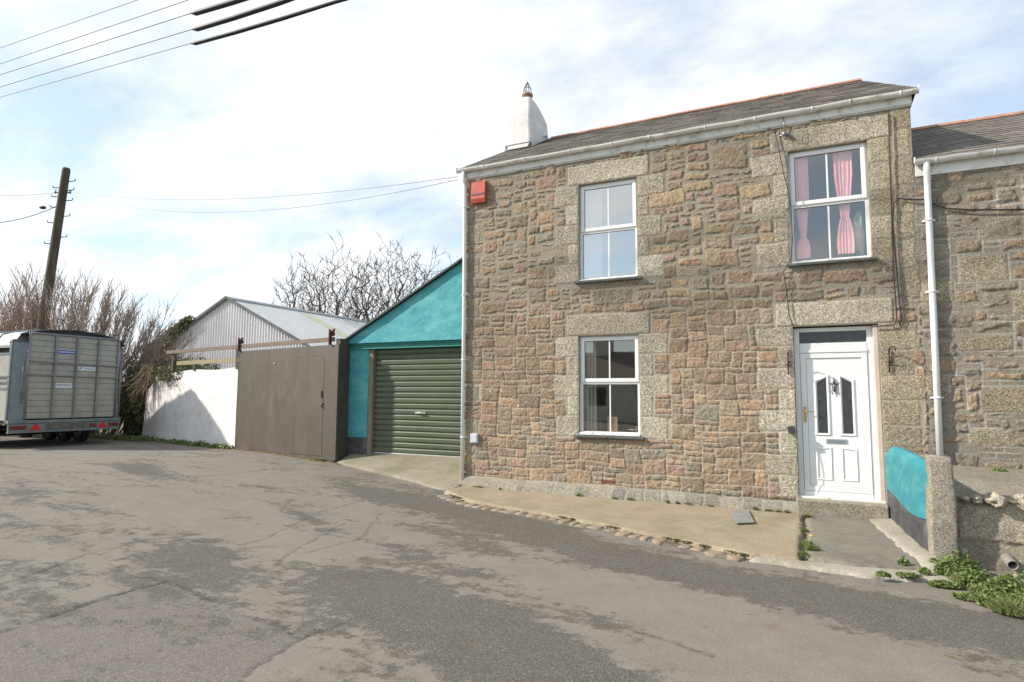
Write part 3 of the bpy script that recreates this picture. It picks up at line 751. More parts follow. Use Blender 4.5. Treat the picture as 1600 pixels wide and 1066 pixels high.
roof = mb.build('roof', slate, house, fix=False)
def ridge_tiles(x0, x1, y, z, parent, ln=.45, slope=0, y1=None):
    mb = MB(); n = int(round((x1-x0)/ln)); w = (x1-x0)/n; r = random.Random(4)
    for i in range(n):
        a = x0+i*w+.004; b = a+w-.008; dz = r.uniform(-.006, .008)
        prof = [(-.13, -.055), (-.10, -.03), (-.03, .022), (0, .035), (.03, .022), (.10, -.03), (.13, -.055)]
        vs = [(xx, y+p, z+q+dz+slope*(xx-x0)) for xx in (a, b) for p, q in prof]+[(xx, y+p*.9, z+q+dz-.02+slope*(xx-x0)) for xx in (a, b) for p, q in prof]
        k = 7
        fs = [(j, j+1, k+j+1, k+j) for j in range(6)]+[(14+j+1, 14+j, 21+j, 21+j+1) for j in range(6)]+[(j+1, j, 14+j, 14+j+1) for j in range(6)]+[(7+j, 7+j+1, 21+j+1, 21+j) for j in range(6)]+[(0, 7, 21, 14), (6, 20, 27, 13)]
        mb.add(vs, fs)
    return mb.build('ridge_tiles', terracotta, parent)
ridge_tiles(-5.2, 1.19, RY, RZ+.02, roof)
def gutter(x0, x1, y, z, parent, brs, r=.058):
    mb = MB(); n = 40
    vs = []; prof = [(math.cos(a)*r, math.sin(a)*r) for a in [math.pi+math.pi*k/10 for k in range(11)]]
    prof = prof+[(p*.88, q*.88) for p, q in reversed(prof)]
    for i in range(n+1):
        x = x0+(x1-x0)*i/n; sag = .004*math.sin(i*1.1)
        vs += [(x, y+p, z+q+sag) for p, q in prof]
    k = len(prof); fs = [(i*k+j, i*k+(j+1) % k, (i+1)*k+(j+1) % k, (i+1)*k+j) for i in range(n) for j in range(k)]+[tuple(range(k)), tuple(range(n*k, (n+1)*k))]
    mb.add(vs, fs, 0, False)
    for xe in (x0, x1-.006): mb.tube([(xe, y, z-.004), (xe+.006, y, z-.004)], [r*1.02]*2, 14)
    g = mb.build('gutter', upvc_old, parent)
    for bx in brs:
        m2 = MB(); a = [math.pi+math.pi*q/8 for q in range(9)]
        m2.tube([(bx, y+math.cos(t)*(r+.004), z+math.sin(t)*(r+.004)) for t in a], .010, 5)
        m2.bar((bx, y+r, z-.01), (bx, y+r+.02, z-.12), .03, .012)
        m2.build('gutter_bracket', upvc_old, g)
    return g
gutter(-5.94, 1.60, -.085, 5.84, house, [-5.35, -4.5, -3.62, -2.85, -2.2, -1.3, -.55, .25, .75, 1.38])
mb = MB(); mb.box(-5.86, 1.52, -.024, -.002, 5.675, 5.83); mb.build('fascia', upvc_old, house, bevel=.003)
MB().box(-5.86, 1.52, -.014, .03, 5.645, 5.675).build('soffit_board', M('soffit', (.58,.56,.50), (.45,.43,.36), sc=5, rough=.7), house)
# chimney
def chimney():
    mb = MB()
    secs = [(6.7, -5.89,-5.30, 1.97,3.06), (7.3, -5.89,-5.30, 1.97,3.06), (7.75, -5.89,-5.30, 1.97,3.06), (7.90, -5.89,-5.30, 1.97,2.98), (8.0, -5.89,-5.305, 1.97,2.78), (8.10,-5.885,-5.31,1.97,2.52), (8.16,-5.87,-5.32,1.98,2.30), (8.19,-5.83,-5.36,2.02,2.22)]
    vs = []
    for (z, a, b, c, d) in secs:
        r = .05
        pts = [(a+r,c),(b-r,c),(b-.015,c+.015),(b,c+r),(b,d-r),(b-.015,d-.015),(b-r,d),(a+r,d),(a+.015,d-.015),(a,d-r),(a,c+r),(a+.015,c+.015)]
        vs += [(x+.008*math.sin(z*9+x*5), y, z) for x, y in pts]
    k = 12; n = len(secs)
    fs = [(i*k+j, i*k+(j+1) % k, (i+1)*k+(j+1) % k, (i+1)*k+j) for i in range(n-1) for j in range(k)]+[tuple(range((n-1)*k, n*k))]
    mb.add(vs, fs, 0, False)
    ch = mb.build('chimney', render_white, house)
    cx_, cy_ = -5.44, 2.12
    MB().tube([(cx_, cy_, z) for z in (8.1, 8.2, 8.24, 8.25, 8.29, 8.31)], [.115, .105, .10, .125, .125, .10], 18).build('chimney_pot', terracotta, ch)
    m2 = MB()
    for q in range(8):
        a = q*math.pi/4; m2.tube([(cx_+.10*math.cos(a), cy_+.10*math.sin(a), 8.29), (cx_+.085*math.cos(a), cy_+.085*math.sin(a), 8.42), (cx_, cy_, 8.60)], .006, 4)
    m2.tube([(cx_+.088*math.cos(a*.524), cy_+.088*math.sin(a*.524), 8.42) for a in range(13)], .005, 4)
    m2.build('wire_cowl', M('cowl_wire', (.09,.08,.08), rough=.5, metal=.6), ch)
    m3 = MB(); sl2 = (RZ-5.84)/(RY+.13)
    f = lambda y: 5.84+sl2*(y+.13)+.03
    m3.add([(-5.92, 1.78, f(1.78)), (-5.26, 1.78, f(1.78)), (-5.26, 1.98, f(1.98)), (-5.26, 1.965, f(1.98)+.09), (-5.92, 1.965, f(1.98)+.09), (-5.92,1.98,f(1.98))], [(0,1,2,5), (5,2,3,4)])
    m3.add([(-5.30, 1.80, f(1.80)), (-5.14, 1.80, f(1.80)), (-5.14, 3.0, f(3.0)), (-5.30, 3.0, f(3.0)), (-5.297,1.97,f(1.97)+.10), (-5.297,3.0,f(3.0)+.08)], [(0,1,2,3)]+[(0,4,5,3)])
    m3.build('flashing', lead, ch, fix=False)
chimney()
# downpipe, left
def downpipe(pts, r, parent, clips, m=upvc, n=14):
    d = MB().tube(pts, r, n).build('downpipe', m, parent)
    for z in clips:
        x = next(a[0]+(b[0]-a[0])*(z-a[2])/(b[2]-a[2]) for a, b in zip(pts[:-1], pts[1:]) if min(a[2], b[2]) <= z <= max(a[2], b[2]) and a[2] != b[2])
        y = pts[-1][1]
        m2 = MB(); m2.tube([(x, y, z-.014), (x, y, z+.014)], r+.006, n); m2.box(x-r-.035, x+r+.035, y+r-.012, -.003, z-.012, z+.012); m2.build('pipe_clip', m, d)
    return d
downpipe([(-5.80, -.085, 5.80), (-5.80, -.085, 5.60), (-5.775, -.06, 5.50), (-5.76, -.06, 3.0), (-5.755, -.06, -.06)], .036, house, (5.1, 3.4, 2.16, .72))

# ---- windows
def window(op, y, split, parent, glass=None):
    a, b, c, d = op; w = MB()
    f = .055; fy0, fy1 = y, y+.06
    # outer frame, transom
    w.box(a, a+f, fy0, fy1, c, d); w.box(b-f, b, fy0, fy1, c, d); w.box(a+f, b-f, fy0+.001, fy1, d-f, d); w.box(a+f, b-f, fy0+.001, fy1, c, c+f)
    w.box(a+f, b-f, fy0+.001, fy1, split-.035, split+.02)
    win = w.build('window', upvc, parent, bevel=.004)
    # opening light above: proud sash
    s = MB(); sa, sb, sc, sd = a+.026, b-.026, split+.004, d-.026; g = .062; sy0 = y-.022
    s.box(sa, sa+g, sy0, y+.03, sc, sd); s.box(sb-g, sb, sy0, y+.03, sc, sd); s.box(sa+g, sb-g, sy0+.001, y+.03, sd-g, sd); s.box(sa+g, sb-g, sy0+.001, y+.03, sc, sc+g)
    s.build('sash', upvc, win, bevel=.006)
    gk = MB(); t = .006
    for (p, q, r_, u, yy) in ((sa+g, sb-g, sc+g, sd-g, y-.004), (a+f, b-f, c+f, split-.035, y+.012)):
        gk.box(p, p+t, yy, yy+.012, r_, u); gk.box(q-t, q, yy, yy+.012, r_, u); gk.box(p+t, q-t, yy, yy+.012, u-t, u); gk.box(p+t, q-t, yy, yy+.012, r_, r_+t)
    gk.build('gasket', dark_plastic, win)
    mx_ = (a+b)/2
    for (p, q, r_, u, yy) in ((sa+g, sb-g, sc+g, sd-g, y+.004), (a+f, b-f, c+f, split-.035, y+.02)):
        MB().add([(p, yy, r_), (q, yy, r_), (q, yy, u), (p, yy, u)], [(0, 1, 2, 3)]).build('pane', glass, win, fix=False)
        MB().box(mx_-.012, mx_+.012, yy-.006, yy-.001, r_, u).build('glazing_bar', upvc, win, bevel=.002)
    return win
wA = window(A_, .075, 4.37, house, glass_sky); wB = window(B_, .075, 1.73, house, glass_clear); wC = window(C_, .075, 4.40, house, glass_clear)
tag(wA, 'net curtained upper window'); tag(wB, 'ground floor window'); tag(wC, 'upper window with pink curtains')
for op, ex in ((A_, .07), (B_, .075), (C_, .06)):
    mb = MB(); a, b, c = op[0]-ex, op[1]+ex, op[2]
    mb.prism([(a, -.075, c-.045), (a, .075, c-.035), (a, .075, c+.004), (a, -.075, c-.012)], (b-a, 0, 0)); mb.build('sill', slate_sill, house, bevel=.004)
MB().prism([(B_[0]+.02, -.03, B_[2]+.0), (B_[0]+.02, .076, B_[2]+.006), (B_[0]+.02, .076, B_[2]+.06), (B_[0]+.02, -.03, B_[2]+.03)], (B_[1]-B_[0]-.02, 0, 0)).build('sill', upvc_old, house, bevel=.003)
for op in (A_, C_):
    MB().prism([(op[0]+.01, .0, op[2]+.006), (op[0]+.01, .076, op[2]+.008), (op[0]+.01, .076, op[2]+.05), (op[0]+.01, .0, op[2]+.022)], (op[1]-op[0]-.02, 0, 0)).build('sill', upvc_old, house, bevel=.003)

# ---- front door
door_y = .12
def front_door():
    a, b, z0, z1 = -.115, .915, .06, 2.53
    w = MB(); f = .075
    y0, y1 = door_y, door_y+.07
    w.box(a, a+f, y0, y1, z0, z1); w.box(b-f, b, y0, y1, z0, z1); w.box(a+f, b-f, y0+.001, y1, z1-.06, z1)
    w.box(a+f, b-f, y0-.006, y1, 2.20, 2.30); w.box(a+f, b-f, y0-.012, y1, z0, z0+.07)
    w.box(a+f, b-f, y0-.02, y1-.01, 2.155, 2.20)
    fr = w.build('door_frame', upvc, house, bevel=.005)
    MB().box(a+f, b-f, y0+.03, y0+.036, 2.30, z1-.06).build('fanlight', dark_glass, fr)
    mb = MB(); mb.box(a+f-.04+.0, b-f+.04, y0+.01, y0+.02, z0+.07, z0+.10)
    # leaf: outer sash ring then the recessed slab
    la, lb, lz0, lz1 = a+f+.004, b-f-.004, z0+.075, 2.15
    d = MB(); g = .075
    d.box(la, la+g, y0-.012, y0+.05, lz0, lz1); d.box(lb-g, lb, y0-.012, y0+.05, lz0, lz1); d.box(la+g, lb-g, y0-.011, y0+.05, lz1-g, lz1); d.box(la+g, lb-g, y0-.011, y0+.05, lz0, lz0+g)
    leaf = d.build('front_door', upvc, house, bevel=.004)
    pa, pb, pz0, pz1 = la+g, lb-g, lz0+g, lz1-g
    MB().box(pa+.004, pb-.004, y0+.005, y0+.03, pz0+.004, pz1-.004).build('door_panel', upvc, leaf)
    MB().box(pa, pb, y0+.012, y0+.02, pz0, pz1).build('door_gasket', dark_plastic, leaf)
    cxm = (pa+pb)/2; W_ = pb-pa
    # two tall lights with slanting tops, mirrored
    def ring(poly, w, name, m, y, th):
        c = Vector((sum(p[0] for p in poly)/len(poly), 0, sum(p[1] for p in poly)/len(poly)))
        mb = MB(); n = len(poly); outer = [Vector((p[0], y, p[1])) for p in poly]; inner = []
        for v in outer: dd = v-Vector((c.x, y, c.z)); inner.append(v-Vector((math.copysign(w, dd.x), 0, math.copysign(w, dd.z))))
        mid = [(o+i)/2+Vector((0, -th, 0)) for o, i in zip(outer, inner)]
        vs = outer+mid+inner; fs = [(i, (i+1) % n, n+(i+1) % n, n+i) for i in range(n)]+[(n+i, n+(i+1) % n, 2*n+(i+1) % n, 2*n+i) for i in range(n)]
        mb.add(vs, fs); mb.build(name, m, leaf)
        return inner
    yy = y0+.004
    for sgn in (-1, 1):
        xi = cxm+sgn*.055; xo = cxm+sgn*.27
        poly = [(xi, 1.85), (xo, 1.80), (xo, .98), (xi, .98)]
        poly = [(xi, .98), (xo, .98), (xo, 1.80), (xi+sgn*.10, 1.85), (xi, 1.83)] if 0 else [(xi, .93), (xo-sgn*.0, .93), (xo, 1.76), (xi, 1.83)]
        inn = ring(poly, .045, 'moulding', upvc, yy, .016)
        gi = MB(); gi.add([v+Vector((0, -.003, 0)) for v in inn], [(0, 1, 2, 3)]); gi.build('door_light', dark_glass, leaf)
        poly = [(xi+sgn*.0, .29), (xo, .29), (xo, .76), (xi, .78)]
        ring(poly, .035, 'moulding', upvc, yy, .012)
    m2 = MB(); m2.box(cxm-.135, cxm+.135, y0-.008, y0+.004, .83, .895); m2.build('letterbox', alu, leaf, bevel=.004)
    MB().box(cxm-.115, cxm+.115, y0-.013, y0-.008, .845, .88).build('letterbox_flap', M('flap', (.30,.31,.33), rough=.4, metal=.5), leaf, bevel=.003)
    m2 = MB(); m2.box(la+.018, la+.058, y0-.020, y0-.012, 1.13, 1.36); m2.build('handle_plate', brass, leaf, bevel=.004)
    m2 = MB(); m2.tube([(la+.038, y0-.015, 1.29), (la+.038, y0-.055, 1.29), (la+.06, y0-.06, 1.29), (la+.16, y0-.055, 1.288)], .009, 8); m2.build('handle', brass, leaf)
    # fox mask knocker
    k = MB(); kx, kz, ky = cxm+.0, 1.66, y0-.006
    k.blob((kx, ky-.008, kz), (.034, .018, .045), 3); k.blob((kx, ky-.018, kz-.055), (.015, .018, .035), 4)
    for s_ in (-1, 1):
        k.tube([(kx+s_*.022, ky-.005, kz+.02), (kx+s_*.05, ky-.004, kz+.055), (kx+s_*.046, ky-.002, kz+.01)], [.012, .008, .004], 6)
        k.tube([(kx+s_*.02, ky-.008, kz-.03), (kx+s_*.035, ky-.02, kz-.08), (kx+s_*.02, ky-.02, kz-.12)], .006, 6)
    k.tube([(kx, ky-.004, kz+.03), (kx, ky-.004, kz+.12)], [.02, .008], 6)
    k.build('knocker', M('pewter', (.22,.22,.21), (.12,.12,.12), sc=30, rough=.4, metal=.7), leaf)
    # thin strip rendered in pinkish plaster on the right jamb
    MB().box(.915, .978, .035, .16, .06, 2.535).build('jamb_render', M('jamb_render', (.60,.50,.44), (.50,.42,.36), sc=3, rough=.9, bump=.4, bsc=20, bd=.01), house, bevel=.008)
    # step
    mb = MB(); mb.box(-.14, .99, -.16, .25, -.20, .03); mb.build('doorstep', granite_old, house, bevel=.015)
    MB().box(-.118, .978, .02, .24, .03, .062).build('threshold', upvc_old, house, bevel=.003)
front_door()

# air brick
MB().box(-3.10, -2.88, -.018, .0, .045, .105).build('air_brick', M('airbrick', (.10,.045,.03), (.2,.09,.06), sc=25, rough=.9), house)

# ---- small things on the wall
t = thing('alarm_box', 'red alarm box high on the left corner of the stone house', 'alarm box', (-5.46, -.01, 5.1))
mb = MB(); mb.prism([(-5.62, 0, 5.16), (-5.62, -.07, 5.14), (-5.62, -.10, 5.22), (-5.62, -.085, 5.55), (-5.62, 0, 5.57)], (.30, 0, 0)); mb.build('housing', red_box, t, bevel=.008)
MB().box(-5.60, -5.34, -.105, -.09, 5.29, 5.32).build('label_strip', M('strip', (.10,.08,.09), rough=.6), t)
t = thing('meter_box', 'small pale grey box low on the wall beside the left downpipe', 'meter box', (-5.52, -.01, .64))
MB().box(-5.59, -5.44, -.07, -.01, .62, .79).build('housing', grey_plastic, t, bevel=.01); MB().box(-5.575, -5.455, -.076, -.0705, .635, .775).build('lid', grey_plastic, t, bevel=.004)
t = thing('door_bell_box', 'tilted dark grey box beside the white front door with a thin wire hanging down', 'doorbell', (-.19, -.02, .95))
MB().obox((-.19, -.045, 1.02), (1, 0, .25), (0, 1, 0), (-.25, 0, 1), .045, .03, .05).build('housing', dark_plastic, t, bevel=.006)
MB().tube([(-.16,-.03,.98), (-.10,-.02,.80), (-.07,-.02,.60), (-.08,-.02,.40), (-.14,-.02,.26)], .0045, 5).build('wire', M('wire_beige', (.28,.24,.14), rough=.7), t)
def basket_bracket(x, z, sg, label):
    t = thing('basket_bracket', label, 'basket bracket', (x, -.01, z), 'wrought iron basket brackets by the door')
    m2 = MB(); m2.tube([(x, -.03, z-.17), (x, -.03, z+.16)], .010, 6); m2.blob((x, -.035, z-.02), (.018,.018,.03), 1, sub=1); m2.build('wall_bar', iron, t)
    m2 = MB(); m2.tube([(x, -.03, z+.08), (x+.01*sg, -.07, z+.16), (x+.03*sg, -.14, z+.19), (x+.05*sg, -.22, z+.17), (x+.055*sg, -.24, z+.12)], .008, 6)
    m2.tube([(x, -.03, z-.02), (x+.02*sg, -.07, z+.0), (x+.01*sg, -.09, z+.06)], .006, 6); m2.tube([(x-.05, -.035, z-.03), (x+.05, -.035, z-.03)], .006, 6); m2.build('arm', iron, t)
basket_bracket(-.20, 2.0, 1, 'black iron basket bracket on the quoins left of the front door')
basket_bracket(1.09, 2.02, 1, 'black iron basket bracket right of the front door above the teal wall')
# cables on the facade
def cable(name, label, pts, r, m, cat='cable', group=None, n=5):
    o = MB().tube(pts, r, n).build(name, m); return tag(o, label, cat, group)
F = lambda px, py, y=-.045: tuple(atY(px, py, y))
cable('wall_cable', 'thin dark cable running down the wall left of the pink curtained window', [F(1210,203), F(1216,228), F(1224,270), F(1232,300), F(1236,330), F(1238,375), F(1236,405), F(1224,425), F(1229,455), F(1233,492), F(1240,512)], .007, cable_black, group='cables on the house wall')
cable('wall_cable', 'brown cable straight down the wall right of the pink curtained window', [F(1388,176), F(1390,230), F(1392,300), F(1394,370), F(1397,440), F(1401,495), F(1398,507), F(1385,509), F(1364,510)], .010, cable_brown, group='cables on the house wall')
cable('wall_cable', 'black looped cable crossing onto the neighbouring cottage wall', [F(1405,508), F(1408,500), F(1404,455), F(1399,400), F(1395,350), F(1396,318), F(1404,310), F(1424,312), F(1444,312), F(1455,318), F(1480,326), F(1520,328), F(1560,328), F(1625,327)], .011, cable_black, group='cables on the house wall')
t = thing('wire_insulator', 'small metal cable insulator fixed under the gutter above the pink curtained window', 'insulator', tuple(atY(1225, 210, 0)))
p = atY(1225, 209, -.05); m2 = MB(); m2.blob(p, (.035,.035,.04), 5, sub=2); m2.tube([p+Vector((0,0,.03)), p+Vector((0,-.01,.26))], .008, 6); m2.tube([p+Vector((-.06,0,-.02)), p+Vector((.06,.01,-.03))], .01, 6); m2.build('insulator', M('galv', (.30,.30,.31), rough=.4, metal=.5), t)
m2 = MB(); m2.tube([p+Vector((.03,0,0)), p+Vector((.12,0,-.12)), p+Vector((.25,0,-.15)), p+Vector((.27,0,.0))], .004, 4); m2.build('loop', cable_black, t)

# ---- curtains and room things
def curtain(name, label, cat, x0, x1, z0, z1, y, m, tie=None, waves=5, amp=.02, group=None, xt0=None, xt1=None):
    nx, nz = 60, 40; vs = []
    for j in range(nz+1):
        v = j/nz; z = z1+(z0-z1)*v; 
        if tie:
            k = abs(v-tie); wd = .42+.58*min(1, k/.42)**.9 if v < tie else .42+.5*min(1, (v-tie)/.1)**.8
            if v > tie: wd = .55+.4*math.sin(min(1, (v-tie)/(1-tie))*2.2)
        else: wd = 1
        for i in range(nx+1):
            u = i/nx; cx_ = (x0+x1)/2; x = cx_+(u-.5)*(x1-x0)*wd
            vs.append((x, y+amp*math.sin(u*waves*2*math.pi+v*1.2)+.006*math.sin(u*37), z))
    fs = [(j*(nx+1)+i, j*(nx+1)+i+1, (j+1)*(nx+1)+i+1, (j+1)*(nx+1)+i) for j in range(nz) for i in range(nx)]
    o = MB().add(vs, fs, 0, True).build(name, m, fix=False)
    return tag(o, label, cat, group)
curtain('net_curtain', 'white net curtain behind the left side of the upper left window', 'curtain', -3.47, -3.13, 3.5, 5.2, .22, net_cloth, None, 5)
curtain('curtain', 'pink curtain tied back on the left side of the upper right window', 'curtain', -.03, .17, 3.60, 5.2, .15, pink_cloth, .80, 5, .008, group='pink curtains in the upper right window')
curtain('curtain', 'pink curtain tied back near the middle of the upper right window', 'curtain', .51, .76, 3.62, 5.2, .15, pink_cloth, .66, 5, .008, group='pink curtains in the upper right window')
tag(MB().blob((.83, .24, 3.95), (.07, .04, .33), 8, k=.5).build('lace_scarf', cream_cloth), 'cream and green cloth hanging at the right edge of the pink curtained window', 'cloth')
curtain('curtain', 'grey curtain at the left edge of the ground floor window', 'curtain', -3.46, -3.26, .85, 2.5, .24, M('grey_curtain', (.42,.41,.36), rough=.95), None, 3)
t = thing('picture_frame', 'small orange wooden frame standing inside the ground floor window', 'picture frame', (-2.99, .27, .90))
m2 = MB(); m2.box(-3.07,-3.05,.26,.28,.90,1.14); m2.box(-2.92,-2.90,.26,.28,.90,1.14); m2.box(-3.05,-2.92,.26,.28,1.12,1.14); m2.box(-3.05,-2.92,.26,.28,.90,.92); m2.build('frame', M('pine', (.5,.30,.13), rough=.5), t)
MB().box(-3.05,-2.92,.27,.275,.92,1.12).build('backing', M('cork', (.36,.22,.11), rough=.8), t)
tag(MB().blob((-3.25,.34,.98), (.09,.05,.12), 6, sub=2, k=.1).build('speaker', dark_plastic), 'black rounded speaker beside the picture frame inside the ground floor window', 'speaker')
MB().box(-3.5,-2.44,.14,.40,.845,.885).build('window_board', upvc, house, bevel=.004)
tag(MB().tube([(-2.72,.30,.93),(-2.5,.30,.93)], .006, 5).tube([(-2.58,.30,.885),(-2.58,.30,1.0)], .006, 5).build('ornament', M('silver', (.6,.62,.62), rough=.3, metal=.6)), 'thin silver cross shaped ornament at the right of the ground floor window', 'ornament')

# ------------------------------------------------------------------ neighbouring cottage
cott = thing('stone_cottage', 'lower grey stone cottage adjoining the right side of the house, slate roof and white downpipe', 'house', (2.4, 0, -.2))
n_style = dict(smear=lambda X, Z: np.clip(.95+0*X, 0, 1), mortar=(.255,.225,.18), mortar2=(.255,.225,.18), orange=lambda x, z: .08, grey=.5, dabs=10,
    lines=lambda X, Z: np.ones(X.shape))
NE = [(1.95, 2.5, 3.05, 3.42, 'dull'), (2.52, 3.1, 2.6, 2.9, 'dull'), (1.9, 2.5, 2.12, 2.34, 'dull'), (2.1, 2.65, 1.3, 1.66, 'dull'), (1.95, 2.45, .86, 1.1, 'dull'), (1.5, 1.9, 2.8, 3.1, 'dull'), (2.2,2.7,3.6,3.9,None), (1.5,1.78,1.5,1.8,'dull')]
masonry_wall('wall', 1.50, 4.2, -.3, 4.76, .0125, NE, [], 71, n_style, cott, [(3,2),(4,2),(2,2),(3,1),(4,3),(2,1),(4,2),(3,3),(5,2),(2,1)], .092, .078)
mb = MB(); mb.prism([(4.0,.03,-.3),(4.0,5.8,-.3),(4.0,5.8,4.8),(4.0,2.9,6.3),(4.0,.03,4.75)], (.2,0,0)); mb.box(1.5, 4.0, 5.6, 5.8, -.3, 4.8); mb.build('side_wall', side_m, cott)
mb = MB(); roof_plane(mb, (1.51, -.12, 4.80), (4.3, -.12, 4.80), (4.3, 2.9, 6.38), (1.51, 2.9, 6.38), 17, None)
roof_plane(mb, (4.3, 5.9, 4.8), (1.51, 5.9, 4.8), (1.51, 2.9, 6.38), (4.3, 2.9, 6.38), 17, None)
nroof = mb.build('roof', slate, cott, fix=False)
ridge_tiles(1.51, 4.3, 2.9, 6.40, nroof, .42)
gutter(1.50, 4.3, -.10, 4.80, cott, [1.75, 2.4, 3.0, 3.7], .06)
MB().box(1.52, 4.2, -.022, -.002, 4.60, 4.79).build('fascia', upvc_old, cott, bevel=.003)
downpipe([(1.64, -.10, 4.76), (1.64, -.10, 4.62), (1.645, -.06, 4.50), (1.63, -.06, 2.5), (1.615, -.06, .55)], .041, cott, (3.95, 2.95, 1.5))

# ------------------------------------------------------------------ teal garden wall, granite post, retaining wall
def low_wall():
    # runs from the house front to the post; rounded top, wavy paint line
    P0, P1 = Vector((.985, -.02)), Vector((1.13, -2.28)); n = 60; d = (P1-P0).normalized(); nn = Vector((-d.y, d.x))   # nn points +x
    if nn.x < 0: nn = -nn
    t = thing('painted_garden_wall', 'low rounded garden wall painted teal over black between the front door and the granite post', 'wall', (1.06, -1.2, -.2))
    th = .15
    def top(s): return .80-.03*s*0+.02*math.sin(s*5)+(.0 if s > .12 else -.05*(1-s/.12)**2)
    def line(s): return .20+.04*math.sin(s*6+1)-.0*s
    def sheet(zlo, zhi, m, name, off, cap):
        vs = []; rows = 14
        prof = []
        for i in range(n+1):
            s = i/n; p = P0.lerp(P1, s); lo, hi = zlo(s), zhi(s)
            wb = .015*math.sin(s*9)+.01*math.sin(s*23)
            ring = [(0+off, lo)]+[(off+wb*.5, lo+(hi-lo)*k/6) for k in range(1, 6)]
            if cap: ring += [(off+.012, hi-.03), (off+.05, hi+.02), (off+.08, hi+.035), (.12, hi+.02), (th, hi-.04), (th, lo)]
            else: ring += [(off+wb*.5, hi), (th+.005, hi), (th+.005, lo)]
            for (u, z) in ring: q = p+nn*u; vs.append((q.x, q.y, z))
            k = len(ring)
        fs = [(i*k+j, i*k+j+1, (i+1)*k+j+1, (i+1)*k+j) for i in range(n) for j in range(k-1)]+[tuple(range(k)), tuple(range(n*k, n*k+k))]
        mb = MB(); mb.add(vs, fs, 0, True); return mb.build(name, m, t)
    sheet(lambda s: line(s), top, teal_mat('teal_wall', .03), 'upper_wall', 0, True)
    sheet(lambda s: -.24, line, black_paint, 'plinth', .006, False)
low_wall()
def post():
    t_ = 0; x0, x1 = 1.13, 1.345; y0, y1 = -2.42, -2.16; mb = MB(); vs = []; n = 26; k = 24; rr = random.Random(9)
    for i in range(n+1):
        z = -.45+(0.90+.45)*i/n; s = i/n; tp = 1.12-.14*s
        for j in range(k):
            a = 2*math.pi*j/k; cx_ = math.copysign(abs(math.cos(a))**.22, math.cos(a)); cy_ = math.copysign(abs(math.sin(a))**.22, math.sin(a))
            w = 1+.035*math.sin(z*7+a*2)+.025*math.sin(z*19+a*3+1)+.018*math.sin(z*43+a*5)
            if i == n: w *= .93
            vs.append(((x0+x1)/2+cx_*(x1-x0)/2*tp*w, (y0+y1)/2+cy_*(y1-y0)/2*tp*w, z+(.012*math.sin(a*2+1) if i > n-2 else 0)))
    fs = [(i*k+j, i*k+(j+1) % k, (i+1)*k+(j+1) % k, (i+1)*k+j) for i in range(n) for j in range(k)]+[tuple(range(n*k, n*k+k))]
    mb.add(vs, fs, 0, True)
    tag(mb.build('granite_post', granite_old), 'rough upright granite gatepost at the end of the teal garden wall', 'gatepost')
post()
def retaining():
    t = thing('retaining_wall', 'low rough granite retaining wall right of the granite gatepost below the cottage', 'wall', (2.4, -2.2, -.2))
    xs = np.linspace(1.30, 4.2, 230); zs = np.linspace(-.4, .48, 80); X, Z = np.meshgrid(xs, zs, indexing='ij')
    big = sstep(.0, .05, np.minimum.reduce([X-1.37+.03*vnoise(X, Z, 8, 81), .43-Z+.02*vnoise(X, Z, 8, 82), Z-.02-.10*(vnoise(X, Z, 3, 83)-.4)]))
    big2 = sstep(.0, .05, np.minimum.reduce([X-2.45, .38-Z, Z+.1])); 
    H = .022*big*(.5+vnoise(X, Z, 4, 84))+.035*(vnoise(X, Z, 9, 85, 5)-.5)+.10*(.48-Z)
    C = np.array((.30,.265,.20))*(.75+.5*vnoise(X, Z, 4, 86)[..., None]); g = np.array((.34,.30,.225))*(.75+.5*vnoise(X, Z, 5, 87, 5)[..., None])
    C = C*(1-big[..., None])+g*big[..., None]
    grid_object('wall_face', X, -2.18-H, Z, masonry, colors=np.concatenate([C, (big*.7)[..., None]], -1), parent=t)
    ys = np.linspace(-2.2, -.02, 60); X2, Y2 = np.meshgrid(np.linspace(1.17, 4.2, 80), ys, indexing='ij')
    Zt = .46+.14*sstep(-2.2, -1.2, Y2)+.06*(vnoise(X2, Y2, 3, 88)-.5)
    C2 = np.array((.24,.215,.17))*(.75+.5*vnoise(X2, Y2, 3, 89)[..., None])
    grid_object('wall_top', X2, Y2, Zt, masonry, colors=np.concatenate([C2, np.zeros(X2.shape)[..., None]], -1), parent=t)
    for i, (px, py, w, h) in enumerate(((1556,781,.085,.062),(1527,781,.058,.042),(1598,781,.07,.06),(1508,779,.035,.025))):
        p = atY(px, py, -2.25); MB().blob(p, (w, .10, h), 20+i, sub=2, k=.28, smooth=False).build('loose_stone', granite, t)
    p = atY(1505, 862, -2.3); MB().blob(p, (.035, .03, .04), 33, sub=2, k=.2).build('pebble', conc_light, t)
    p = atY(1588, 902, -2.45); MB().blob(p, (.05, .05, .03), 34, sub=2, k=.4).build('pebble', conc_light, t)
    p = atY(1572, 872, -2.22); q = atY(1583, 884, -2.42)
    m2 = MB(); d = (q-p).normalized(); ring = 14
    a = d.orthogonal().normalized(); b = d.cross(a); vs = []
    for (c, r) in ((p, .048), (q, .048), (q, .040), (p, .040)):
        vs += [c+(a*math.cos(2*math.pi*k/ring)+b*math.sin(2*math.pi*k/ring))*r for k in range(ring)]
    m2.add(vs, [(l*ring+k, l*ring+(k+1) % ring, (l+1)*ring+(k+1) % ring, (l+1)*ring+k) for l in range(3) for k in range(ring)], 0, True)
    m2.build('drain_pipe', M('clay_pipe', (.22,.20,.17), rough=.8), t)
retaining()
